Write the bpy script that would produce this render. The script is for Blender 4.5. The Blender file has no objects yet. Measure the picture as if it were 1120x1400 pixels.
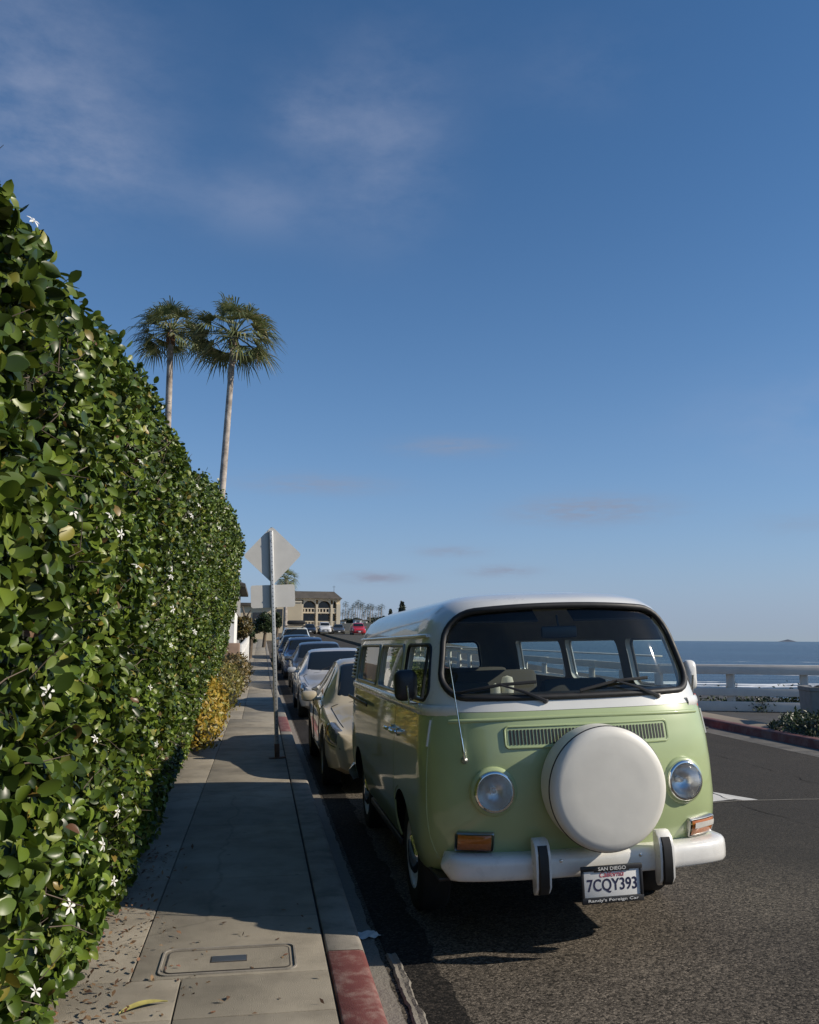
import bpy, bmesh, math, random
import numpy as np
from mathutils import Vector, Matrix
random.seed(7); RNG = np.random.default_rng(11)
SC = bpy.context.scene
COL = SC.collection
R = math.radians

# ------------------------------------------------------------ camera
CAM_H, CAM_F, CAM_YAW, CAM_PITCH, CAM_ROLL = 1.487, 1165.0, 9.75, 8.5, 0.33
cd = bpy.data.cameras.new('camera'); cam = bpy.data.objects.new('camera', cd); COL.objects.link(cam)
cd.sensor_fit = 'HORIZONTAL'; cd.sensor_width = 36.0; cd.lens = 36.0 * CAM_F / 1120.0
cd.clip_start = 0.05; cd.clip_end = 200000.0
_y, _p, _r = R(CAM_YAW), R(CAM_PITCH), R(CAM_ROLL)
C_F = Vector((math.sin(_y)*math.cos(_p), math.cos(_y)*math.cos(_p), math.sin(_p)))
_rt = Vector((math.cos(_y), -math.sin(_y), 0)); _up = _rt.cross(C_F)
C_R = _rt*math.cos(_r) + _up*math.sin(_r); C_U = -_rt*math.sin(_r) + _up*math.cos(_r)
cam.matrix_world = Matrix(((C_R.x, C_U.x, -C_F.x, 0), (C_R.y, C_U.y, -C_F.y, 0), (C_R.z, C_U.z, -C_F.z, CAM_H), (0, 0, 0, 1)))
SC.camera = cam
def pdir(px, py):
    """direction in the world of a picture point (used to aim clouds in the sky and lay out far things)"""
    return (C_F + C_R*((px-560)/CAM_F) + C_U*((700-py)/CAM_F)).normalized()
def at_y(px, py, Y):
    d = pdir(px, py); t = Y/d.y
    return Vector((d.x*t, Y, CAM_H + d.z*t))

# ------------------------------------------------------------ light
SUN_EL, SUN_AZ = 31.0, 108.5            # azimuth clockwise from +Y
sund = Vector((math.sin(R(SUN_AZ))*math.cos(R(SUN_EL)), math.cos(R(SUN_AZ))*math.cos(R(SUN_EL)), math.sin(R(SUN_EL))))
sl = bpy.data.lights.new('sun', 'SUN'); sl.energy = 5.0; sl.angle = R(0.5); sl.color = (1.0, 0.90, 0.76)
so = bpy.data.objects.new('sun', sl); COL.objects.link(so)
so.rotation_euler = sund.to_track_quat('Z', 'Y').to_euler(); so.location = (30, -10, 30)
SC.view_settings.view_transform = 'Standard'; SC.view_settings.look = 'None'
SC.view_settings.gamma = 1.0; SC.view_settings.exposure = 0.0

# ------------------------------------------------------------ sky with wisps of cloud
W = bpy.data.worlds.new('World'); SC.world = W; W.use_nodes = True
nt = W.node_tree; nt.nodes.clear()
def N(t, **k):
    n = nt.nodes.new(t)
    for a, b in k.items(): setattr(n, a, b)
    return n
def wmath(op, a, b=None, c=None):
    n = N('ShaderNodeMath', operation=op)
    for i, v in enumerate((a, b, c)):
        if v is None: continue
        if hasattr(v, 'links'): nt.links.new(v, n.inputs[i])
        else: n.inputs[i].default_value = v
    return n.outputs[0]
def wdot(a, vec):
    n = N('ShaderNodeVectorMath', operation='DOT_PRODUCT'); nt.links.new(a, n.inputs[0]); n.inputs[1].default_value = vec
    return n.outputs['Value']
sky = N('ShaderNodeTexSky', sky_type='NISHITA'); sky.sun_disc = False
sky.sun_elevation = R(SUN_EL); sky.sun_rotation = R(SUN_AZ); sky.altitude = 0; sky.air_density = 1.0; sky.dust_density = 0.25; sky.ozone_density = 3.6
tc = N('ShaderNodeTexCoord'); D_ = tc.outputs['Generated']
def wnoise(scale, stretch, detail, rough):
    mp = N('ShaderNodeMapping'); mp.inputs['Scale'].default_value = stretch; nt.links.new(D_, mp.inputs[0])
    n = N('ShaderNodeTexNoise'); n.inputs['Scale'].default_value = scale; n.inputs['Detail'].default_value = detail
    n.inputs['Roughness'].default_value = rough; nt.links.new(mp.outputs[0], n.inputs['Vector'])
    return n.outputs['Fac']
n_big = wmath('SMOOTH_MIN', wmath('MAXIMUM', wmath('MULTIPLY_ADD', wnoise(5.0, (1, 1, 2.2), 9, .62), 3.6, -1.2), 0), 1, .1)
n_small = wmath('SMOOTH_MIN', wmath('MAXIMUM', wmath('MULTIPLY_ADD', wnoise(30, (1, 1, 5), 6, .62), 3.2, -.8), 0), 1, .1)
CL_BIG = [(30, 110, 140, 120, .42), (110, 215, 90, 45, .30), (525, 205, 80, 100, .30), (350, 280, 80, 40, .24), (415, 160, 50, 45, .26), (540, 70, 120, 60, .05), (800, 95, 80, 50, .10), (1130, 570, 150, 60, .2)]
CL_SMALL = [(430, 662, 95, 13, .5), (515, 790, 42, 7, 1.0), (615, 754, 45, 7, .55), (685, 781, 42, 7, .80), (805, 697, 90, 17, .8), (620, 610, 70, 12, .5), (1100, 715, 60, 14, .22)]
def blob(px, py, rx, ry, amp):
    d = pdir(px, py); a = Vector((0, 0, 1)).cross(d).normalized(); b = d.cross(a).normalized()
    u = wmath('DIVIDE', wdot(D_, a), rx/CAM_F); v = wmath('DIVIDE', wdot(D_, b), ry/CAM_F)
    q = wmath('ADD', wmath('MULTIPLY', u, u), wmath('MULTIPLY', v, v))
    front = wmath('GREATER_THAN', wdot(D_, d), 0)
    return wmath('MULTIPLY', wmath('MULTIPLY', wmath('EXPONENT', wmath('MULTIPLY', q, -1.0)), amp), front)
def total(lst):
    s = None
    for c in lst:
        b = blob(*c); s = b if s is None else wmath('ADD', s, b)
    return s
m_big = wmath('MULTIPLY', total(CL_BIG), n_big); m_small = wmath('MULTIPLY', total(CL_SMALL), n_small)
def wmix(fac, a, colr):
    m = N('ShaderNodeMix', data_type='RGBA'); nt.links.new(fac, m.inputs['Factor']); nt.links.new(a, m.inputs['A'])
    m.inputs['B'].default_value = (*colr, 1); return m.outputs['Result']
sat = N('ShaderNodeHueSaturation'); sat.inputs['Saturation'].default_value = 1.2; sat.inputs['Value'].default_value = 1.0
nt.links.new(sky.outputs[0], sat.inputs['Color'])
h_ = wmath('EXPONENT', wmath('MULTIPLY', wmath('MAXIMUM', wdot(D_, Vector((0, 0, 1))), 0), -22.0))   # marine haze along the horizon
h2_ = wmath('EXPONENT', wmath('MULTIPLY', wmath('MAXIMUM', wdot(D_, Vector((0, 0, 1))), 0), -5.2))
base_ = wmix(wmath('MULTIPLY', h2_, .85), sat.outputs[0], (2.3, 3.42, 6.0))
base_ = wmix(h_, base_, (3.1, 3.75, 4.45))
c1 = wmix(m_big, base_, (3.7, 4.1, 5.4)); c2 = wmix(m_small, c1, (2.5, 2.85, 3.8))
bg = N('ShaderNodeBackground'); bg.inputs['Strength'].default_value = 0.106; nt.links.new(c2, bg.inputs[0])
wo = N('ShaderNodeOutputWorld'); nt.links.new(bg.outputs[0], wo.inputs[0])

# ------------------------------------------------------------ helpers
def tag(o, label=None, cat=None, group=None, kind=None):
    if label: o['label'] = label
    if cat: o['category'] = cat
    if group: o['group'] = group
    if kind: o['kind'] = kind
    return o
def empty(name, loc, rot=(0, 0, 0)):
    o = bpy.data.objects.new(name, None); COL.objects.link(o); o.location = loc; o.rotation_euler = rot
    o.empty_display_size = .2
    return o
def link(name, me, parent=None):
    o = bpy.data.objects.new(name, me); COL.objects.link(o)
    if parent is not None: o.parent = parent
    return o
def copy_tree(o, parent=None):
    c = o.copy(); COL.objects.link(c)
    if parent is not None: c.parent = parent; c.matrix_parent_inverse = o.matrix_parent_inverse
    for ch in [x for x in bpy.data.objects if x.parent == o]: copy_tree(ch, c)
    return c
class MB:
    def __init__(s): s.v = []; s.f = []; s.m = []
    def add(s, vs, fs, mi=0, M=None):
        b = len(s.v)
        s.v += [tuple(M @ Vector(p)) if M is not None else tuple(p) for p in vs]
        s.f += [tuple(i+b for i in f) for f in fs]; s.m += [mi]*len(fs)
        return s
    def box(s, c, d, mi=0, b=0.0, M=None):
        hx, hy, hz = d[0]/2, d[1]/2, d[2]/2; b = min(b, hx*.95, hy*.95, hz*.95)
        T = Matrix.Translation(c)
        if M is not None: T = T @ M
        if b <= 0:
            vs = [(x*hx, y*hy, z*hz) for x in (-1, 1) for y in (-1, 1) for z in (-1, 1)]
            fs = [(0, 1, 3, 2), (4, 6, 7, 5), (0, 4, 5, 1), (2, 3, 7, 6), (0, 2, 6, 4), (1, 5, 7, 3)]
            return s.add(vs, fs, mi, T)
        bm = bmesh.new(); bmesh.ops.create_cube(bm, size=1, matrix=Matrix.Diagonal((d[0], d[1], d[2], 1)))
        bmesh.ops.bevel(bm, geom=bm.edges[:], offset=b, segments=2, profile=.5, affect='EDGES')
        vs = [tuple(v.co) for v in bm.verts]; bm.verts.index_update(); fs = [tuple(v.index for v in f.verts) for f in bm.faces]; bm.free()
        return s.add(vs, fs, mi, T)
    def grid(s, P, mi=0, closeu=False, closev=False, flip=False):
        """P[u][v] points"""
        nu, nv = len(P), len(P[0]); vs = [p for row in P for p in row]; fs = []
        for i in range(nu if closeu else nu-1):
            for j in range(nv if closev else nv-1):
                a, b, c, d = i*nv+j, ((i+1) % nu)*nv+j, ((i+1) % nu)*nv+(j+1) % nv, i*nv+(j+1) % nv
                fs.append((a, d, c, b) if flip else (a, b, c, d))
        return s.add(vs, fs, mi)
    def lathe(s, prof, n=32, mi=0, M=None, caps=False):
        """prof: (r, h) about local Z"""
        vs = []; fs = []
        for r, h in prof:
            for k in range(n):
                a = 2*math.pi*k/n; vs.append((r*math.cos(a), r*math.sin(a), h))
        for i in range(len(prof)-1):
            for k in range(n):
                fs.append((i*n+k, i*n+(k+1) % n, (i+1)*n+(k+1) % n, (i+1)*n+k))
        if caps:
            fs.append(tuple(range(n))[::-1]); fs.append(tuple((len(prof)-1)*n+k for k in range(n)))
        return s.add(vs, fs, mi, M)
    def tube(s, pts, r, n=8, mi=0, closed=False, caps=True, flat=None):
        pts = [Vector(p) for p in pts]; m = len(pts); rs = r if isinstance(r, (list, tuple)) else [r]*m
        tans = []
        for i in range(m):
            a = pts[(i-1) % m] if (closed or i > 0) else pts[i]; b = pts[(i+1) % m] if (closed or i < m-1) else pts[i]
            t = (b-a); tans.append(t.normalized() if t.length > 1e-9 else Vector((0, 0, 1)))
        up = Vector((0, 0, 1)) if abs(tans[0].z) < .9 else Vector((1, 0, 0))
        n0 = (up - tans[0]*up.dot(tans[0])).normalized(); vs = []
        for i in range(m):
            n0 = n0 - tans[i]*n0.dot(tans[i]); n0.normalize(); b0 = tans[i].cross(n0)
            for k in range(n):
                a = 2*math.pi*k/n; u, w = math.cos(a), math.sin(a)
                if flat: u *= flat[0]; w *= flat[1]
                vs.append(tuple(pts[i] + n0*(u*rs[i]) + b0*(w*rs[i])))
        fs = []
        for i in range(m if closed else m-1):
            for k in range(n):
                j = (i+1) % m; fs.append((i*n+k, i*n+(k+1) % n, j*n+(k+1) % n, j*n+k))
        if caps and not closed:
            fs.append(tuple(range(n))[::-1]); fs.append(tuple((m-1)*n+k for k in range(n)))
        return s.add(vs, fs, mi)
    def mesh(s, name, mats, angle=35, smooth=True, normals=True):
        me = bpy.data.meshes.new(name); me.from_pydata(s.v, [], s.f)
        for m in (mats if isinstance(mats, (list, tuple)) else [mats]): me.materials.append(m)
        me.polygons.foreach_set('material_index', s.m)
        if normals:
            bm = bmesh.new(); bm.from_mesh(me); bmesh.ops.recalc_face_normals(bm, faces=bm.faces[:]); bm.to_mesh(me); bm.free()
        if smooth:
            me.polygons.foreach_set('use_smooth', [True]*len(me.polygons)); me.set_sharp_from_angle(angle=R(angle))
        me.update(); return me
    def build(s, name, mats, parent=None, angle=35, smooth=True, normals=True):
        return link(name, s.mesh(name, mats, angle, smooth, normals), parent)
def np_mesh(name, V, F, mats, smooth=True, mi=None):
    """V (n,3), F (m,k) all faces alike"""
    V = np.ascontiguousarray(V, dtype=np.float32); F = np.ascontiguousarray(F, dtype=np.int32); m, k = F.shape
    me = bpy.data.meshes.new(name); me.vertices.add(len(V)); me.vertices.foreach_set('co', V.ravel())
    me.loops.add(m*k); me.loops.foreach_set('vertex_index', F.ravel())
    me.polygons.add(m); me.polygons.foreach_set('loop_start', np.arange(0, m*k, k, dtype=np.int32))
    me.polygons.foreach_set('loop_total', np.full(m, k, dtype=np.int32))
    if smooth: me.polygons.foreach_set('use_smooth', np.ones(m, dtype=bool))
    for q in (mats if isinstance(mats, (list, tuple)) else [mats]): me.materials.append(q)
    if mi is not None: me.polygons.foreach_set('material_index', np.asarray(mi, dtype=np.int32))
    me.update(calc_edges=True); return me

# ------------------------------------------------------------ materials
MATS = {}
def mat(name, col, rough=.5, metal=0., coat=0., var=.08, vscale=6., bump=0., bscale=60., spec=.5, col2=None, c2scale=3., c2lo=.45, c2hi=.65, trans=None, island=None):
    m = bpy.data.materials.new(name); m.use_nodes = True; t = m.node_tree; n = t.nodes; l = t.links
    b = n['Principled BSDF']; b.inputs['Roughness'].default_value = rough; b.inputs['Metallic'].default_value = metal
    b.inputs['Coat Weight'].default_value = coat; b.inputs['Coat Roughness'].default_value = .04; b.inputs['Specular IOR Level'].default_value = spec
    tcn = n.new('ShaderNodeTexCoord'); oc = tcn.outputs['Object']
    nz = n.new('ShaderNodeTexNoise'); nz.inputs['Scale'].default_value = vscale; nz.inputs['Detail'].default_value = 5; l.new(oc, nz.inputs['Vector'])
    base = None
    if island:
        g = n.new('ShaderNodeNewGeometry'); cr = n.new('ShaderNodeValToRGB'); e = cr.color_ramp.elements
        e[0].position = island[0][0]; e[0].color = (*island[0][1], 1); e[1].position = island[-1][0]; e[1].color = (*island[-1][1], 1)
        for p, c in island[1:-1]:
            q = e.new(p); q.color = (*c, 1)
        l.new(g.outputs['Random Per Island'], cr.inputs[0]); base = cr.outputs[0]
    elif col2:
        n2 = n.new('ShaderNodeTexNoise'); n2.inputs['Scale'].default_value = c2scale; n2.inputs['Detail'].default_value = 6; n2.inputs['Roughness'].default_value = .65; l.new(oc, n2.inputs['Vector'])
        mr = n.new('ShaderNodeMapRange'); mr.inputs[1].default_value = c2lo; mr.inputs[2].default_value = c2hi; l.new(n2.outputs['Fac'], mr.inputs[0])
        mx = n.new('ShaderNodeMix'); mx.data_type = 'RGBA'; mx.inputs['A'].default_value = (*col, 1); mx.inputs['B'].default_value = (*col2, 1); l.new(mr.outputs[0], mx.inputs['Factor']); base = mx.outputs['Result']
    if base is None:
        rgb = n.new('ShaderNodeRGB'); rgb.outputs[0].default_value = (*col, 1); base = rgb.outputs[0]
    if var:
        mr = n.new('ShaderNodeMapRange'); mr.inputs[1].default_value = .3; mr.inputs[2].default_value = .7; mr.inputs[3].default_value = 1-var; mr.inputs[4].default_value = 1+var; l.new(nz.outputs['Fac'], mr.inputs[0])
        sc = n.new('ShaderNodeVectorMath'); sc.operation = 'SCALE'; l.new(base, sc.inputs[0]); l.new(mr.outputs[0], sc.inputs['Scale']); base = sc.outputs[0]
        if rough > .1 and not metal:
            mr2 = n.new('ShaderNodeMapRange'); mr2.inputs[1].default_value = .3; mr2.inputs[2].default_value = .7; mr2.inputs[3].default_value = max(0, rough-.06); mr2.inputs[4].default_value = min(1, rough+.06); l.new(nz.outputs['Fac'], mr2.inputs[0]); l.new(mr2.outputs[0], b.inputs['Roughness'])
    if name == 'concrete':   # hairline cracks and a few dark spots
        ds_ = n.new('ShaderNodeTexNoise'); ds_.inputs['Scale'].default_value = 2.5; ds_.inputs['Detail'].default_value = 5; l.new(oc, ds_.inputs['Vector'])
        mxv = n.new('ShaderNodeMix'); mxv.data_type = 'VECTOR'; mxv.inputs['Factor'].default_value = .18; l.new(oc, mxv.inputs[4]); l.new(ds_.outputs['Color'], mxv.inputs[5])
        vo = n.new('ShaderNodeTexVoronoi'); vo.feature = 'DISTANCE_TO_EDGE'; vo.inputs['Scale'].default_value = .42; l.new(mxv.outputs[1], vo.inputs['Vector'])
        mk = n.new('ShaderNodeMapRange'); mk.inputs[1].default_value = .0015; mk.inputs[2].default_value = .005; mk.inputs[3].default_value = .82; mk.inputs[4].default_value = 1; l.new(vo.outputs['Distance'], mk.inputs[0])
        v3 = n.new('ShaderNodeTexVoronoi'); v3.inputs['Scale'].default_value = 5.5; l.new(oc, v3.inputs['Vector']); m3 = n.new('ShaderNodeMapRange'); m3.inputs[1].default_value = .05; m3.inputs[2].default_value = .10; m3.inputs[3].default_value = .62; m3.inputs[4].default_value = 1; l.new(v3.outputs['Distance'], m3.inputs[0])
        mm = n.new('ShaderNodeMath'); mm.operation = 'MULTIPLY'; l.new(mk.outputs[0], mm.inputs[0]); l.new(m3.outputs[0], mm.inputs[1])
        s4 = n.new('ShaderNodeVectorMath'); s4.operation = 'SCALE'; l.new(base, s4.inputs[0]); l.new(mm.outputs[0], s4.inputs['Scale']); base = s4.outputs[0]
    l.new(base, b.inputs['Base Color'])
    if bump:
        nb = n.new('ShaderNodeTexNoise'); nb.inputs['Scale'].default_value = bscale; nb.inputs['Detail'].default_value = 4; l.new(oc, nb.inputs['Vector'])
        bp = n.new('ShaderNodeBump'); bp.inputs['Strength'].default_value = bump; bp.inputs['Distance'].default_value = .01; l.new(nb.outputs['Fac'], bp.inputs['Height']); l.new(bp.outputs[0], b.inputs['Normal'])
    if trans:
        tr = n.new('ShaderNodeBsdfTranslucent'); l.new(base, tr.inputs['Color']); ms = n.new('ShaderNodeMixShader'); ms.inputs[0].default_value = trans
        l.new(b.outputs[0], ms.inputs[1]); l.new(tr.outputs[0], ms.inputs[2]); l.new(ms.outputs[0], n['Material Output'].inputs[0])
    MATS[name] = m; return m
def glass_mat(name, tint=(.86, .92, .9), refl=1.0):
    m = bpy.data.materials.new(name); m.use_nodes = True; t = m.node_tree; n = t.nodes; l = t.links; n.remove(n['Principled BSDF'])
    tr = n.new('ShaderNodeBsdfTransparent'); tr.inputs[0].default_value = (*tint, 1)
    gl = n.new('ShaderNodeBsdfGlossy'); gl.inputs['Roughness'].default_value = .015
    fr = n.new('ShaderNodeFresnel'); ge = n.new('ShaderNodeNewGeometry'); io = n.new('ShaderNodeMapRange'); io.inputs[3].default_value = 1.5; io.inputs[4].default_value = 1/1.5   # a thin pane: same reflection from both sides
    l.new(ge.outputs['Backfacing'], io.inputs[0]); l.new(io.outputs[0], fr.inputs[0])
    mu = n.new('ShaderNodeMath'); mu.operation = 'MULTIPLY'; mu.inputs[1].default_value = refl; l.new(fr.outputs[0], mu.inputs[0])
    ms = n.new('ShaderNodeMixShader'); l.new(mu.outputs[0], ms.inputs[0]); l.new(tr.outputs[0], ms.inputs[1]); l.new(gl.outputs[0], ms.inputs[2])
    l.new(ms.outputs[0], n['Material Output'].inputs[0]); MATS[name] = m; return m
mat('van_green', (.39, .47, .235), .36, coat=.85, var=.07, vscale=2.2, bump=.02, bscale=5)
mat('van_white', (.72, .72, .68), .32, coat=.8, var=.04, vscale=4)
mat('van_inner', (.34, .30, .22), .7, var=.1)
mat('bumper_white', (.76, .75, .71), .3, coat=.6, var=.05, vscale=14)
mat('cover_vinyl', (.74, .72, .65), .42, var=.06, vscale=5, bump=.10, bscale=9)
mat('black_rubber', (.012, .012, .012), .55, var=.2, vscale=20)
mat('tyre_rubber', (.018, .018, .018), .8, var=.2, vscale=30, bump=.2, bscale=120)
mat('chrome', (.82, .82, .80), .12, metal=1, var=.04)
mat('dull_metal', (.45, .45, .44), .4, metal=1, var=.1)
mat('amber', (.42, .13, .02), .18, coat=.6, var=.12, vscale=60)
mat('white_lens', (.62, .60, .55), .15, coat=.7, var=.1, vscale=50)
mat('red_lens', (.45, .02, .02), .15, coat=.7, var=.1)
mat('reflector', (.86, .85, .82), .3, metal=1, var=.1, vscale=30, bump=.12, bscale=60)
mat('dark_trim', (.02, .02, .022), .45, var=.15)
mat('dash_vinyl', (.018, .019, .02), .5, var=.15, bump=.1, bscale=200)
mat('seat_cloth', (.06, .055, .045), .85, var=.15)
mat('curtain_cloth', (.80, .77, .68), .85, var=.05, trans=.5)
mat('plate_white', (.72, .72, .70), .4, var=.05)
mat('plate_ink', (.02, .02, .06), .5, var=0)
mat('plate_red', (.5, .05, .06), .5, var=0)
mat('frame_letter', (.7, .7, .68), .4, var=0)
glass_mat('glass', (.86, .92, .90), 1.0)
glass_mat('lamp_glass', (.95, .96, .97), .8)
mat('car_glass', (.012, .015, .016), .03, spec=.8, var=.0)
mat('concrete', (.29, .258, .20), .88, var=.20, vscale=1.1, bump=.5, bscale=240, col2=(.185, .163, .125), c2scale=3.1, c2lo=.44, c2hi=.72)
mat('kerb_concrete', (.27, .245, .205), .85, var=.16, vscale=4, bump=.25, bscale=160, col2=(.17, .155, .13), c2scale=5)
mat('kerb_red', (.165, .050, .043), .75, var=.14, vscale=9, bump=.25, bscale=160, col2=(.25, .16, .135), c2scale=9, c2lo=.48, c2hi=.68)
mat('red_kerb_dull', (.12, .04, .036), .8, var=.15, vscale=5, col2=(.16, .10, .09), c2scale=4)
mat('groove', (.045, .04, .035), .95, var=.1)
mat('gutter_concrete', (.22, .20, .165), .9, var=.2, vscale=6, bump=.7, bscale=55, col2=(.16, .145, .125), c2scale=6)
mat('gutter_dull', (.12, .11, .095), .9, var=.25, vscale=3, bump=.4, bscale=60, col2=(.075, .07, .06), c2scale=4)
mat('dirt', (.10, .075, .05), .95, var=.3, vscale=8, bump=.5, bscale=60)
mat('soil', (.055, .048, .034), .95, var=.3, vscale=.6, col2=(.035, .045, .018), c2scale=.2)
mat('sand', (.24, .20, .15), .95, var=.12, vscale=.8, bump=.3, bscale=30)
mat('path_asphalt', (.055, .055, .055), .9, var=.2, vscale=2, bump=.4, bscale=120)
mat('paint_white', (.62, .60, .55), .7, var=.12, vscale=7, col2=(.30, .29, .27), c2scale=14, c2lo=.6, c2hi=.72)
mat('fence_white', (.62, .58, .52), .65, var=.07, vscale=5, bump=.08, bscale=90)
mat('stucco_white', (.78, .76, .70), .85, var=.05, vscale=3, bump=.25, bscale=90)
mat('stucco_cream', (.60, .50, .34), .85, var=.07, vscale=.5, bump=.1, bscale=10)
mat('stucco_trim', (.66, .58, .44), .8, var=.06, vscale=.5)
mat('brick_brown', (.25, .17, .12), .85, var=.15, vscale=10)
mat('roof_dark', (.085, .075, .062), .85, var=.2, vscale=1.5)
mat('window_dark', (.03, .032, .035), .12, spec=.7, var=.1)
mat('galvanised', (.50, .50, .48), .45, metal=.75, var=.12, vscale=25)
mat('sign_back', (.53, .52, .49), .5, metal=.25, var=.05, vscale=6)
mat('rust', (.13, .07, .045), .85, var=.3, vscale=20)
mat('bin_concrete', (.24, .235, .22), .9, var=.12, vscale=9, bump=.4, bscale=140)
mat('cone_orange', (.62, .07, .03), .5, var=.08)
mat('paper', (.75, .74, .72), .7, var=.06, vscale=12)
mat('bark_palm', (.40, .355, .31), .9, var=.3, vscale=4, bump=.8, bscale=9, col2=(.22, .185, .155), c2scale=2.5)
mat('bark', (.11, .085, .06), .95, var=.3, vscale=9, bump=.5, bscale=20)
mat('palm_boot', (.24, .12, .06), .95, var=.3, vscale=9)
LG = [(0.0, (.020, .038, .006)), (.3, (.045, .078, .010)), (.6, (.085, .132, .014)), (.87, (.14, .19, .024)), (.965, (.17, .20, .045)), (.99, (.25, .20, .03)), (1.0, (.12, .055, .03))]
mat('hedge_leaf', (.04, .09, .02), .36, spec=.36, var=.45, vscale=2.2, trans=.16, island=LG)
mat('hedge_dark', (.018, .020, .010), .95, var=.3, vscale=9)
mat('twig', (.13, .10, .075), .9, var=.25, vscale=20)
mat('petal', (.80, .79, .74), .55, var=.04, trans=.2)
mat('flower_heart', (.55, .45, .15), .6, var=.1)
mat('bush_gold', (.4, .3, .03), .5, var=.2, trans=.2, island=[(0, (.30, .19, .015)), (.5, (.42, .28, .03)), (.8, (.28, .25, .04)), (1, (.12, .14, .03))])
mat('bush_olive', (.2, .2, .03), .5, var=.2, trans=.2, island=[(0, (.24, .18, .02)), (.4, (.16, .15, .03)), (.8, (.09, .10, .025)), (1, (.20, .13, .03))])
mat('bush_brown', (.1, .08, .03), .5, var=.2, trans=.15, island=[(0, (.06, .06, .02)), (.5, (.13, .09, .025)), (.8, (.20, .13, .025)), (1, (.07, .08, .02))])
mat('shrub_leaf', (.03, .06, .015), .45, var=.2, trans=.15, island=[(0, (.012, .025, .010)), (.5, (.03, .05, .014)), (.9, (.05, .08, .025)), (1, (.10, .12, .05))])
mat('tree_leaf', (.03, .05, .02), .5, var=.2, trans=.12, island=[(0, (.018, .03, .012)), (.5, (.035, .05, .018)), (1, (.07, .085, .03))])
mat('palm_leaf', (.06, .08, .03), .45, var=.15, trans=.2, island=[(0, (.085, .11, .04)), (.5, (.15, .18, .07)), (.85, (.26, .27, .12)), (1, (.40, .33, .19))])
mat('palm_far', (.04, .055, .03), .7, var=.1, island=[(0, (.03, .045, .03)), (1, (.06, .075, .045))])
mat('dry_frond', (.20, .13, .065), .8, var=.2)
mat('litter_leaf', (.12, .06, .03), .8, var=.2, island=[(0, (.07, .035, .02)), (.5, (.15, .085, .04)), (.85, (.22, .14, .07)), (1, (.18, .04, .03))])
mat('yellow_leaf', (.34, .30, .09), .6, var=.2, vscale=30)
mat('hill_scrub', (.05, .06, .035), .95, var=.35, vscale=.08, col2=(.10, .085, .05), c2scale=.05)
mat('island_rock', (.12, .14, .17), .9, var=.1)
mat('gold_paint', (.56, .48, .33), .40, metal=.10, coat=1., var=.02)
mat('silver_paint', (.55, .54, .52), .40, metal=.25, coat=1., var=.02)
mat('grey_paint', (.10, .105, .11), .34, metal=.5, coat=1., var=.02)
mat('blue_paint', (.03, .05, .11), .34, metal=.4, coat=1., var=.02)
mat('black_paint', (.012, .012, .014), .3, coat=1., var=.02)
mat('pale_paint', (.62, .64, .60), .35, coat=1., var=.02)
mat('white_paint', (.75, .75, .74), .35, coat=1., var=.02)
mat('red_paint', (.50, .02, .03), .3, coat=1., var=.02)
mat('lamp_clear', (.13, .135, .14), .08, metal=.3, var=.3, vscale=25, coat=.8)

def prof(Y):
    """rise of the street away from the camera"""
    t = Y-31.0
    return .0235*(t if t > 8 else (0 if t < -8 else (t+8)**2/32.0))
KX = .545
def road_z(X, Y):
    c = -.166 + .0325*(min(max(X, KX), 4.6)-KX) - .008*max(0, X-4.6)
    return c + prof(Y)
VAN_X, VAN_Y, VAN_Z = 1.781, 4.454, -.125

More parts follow.
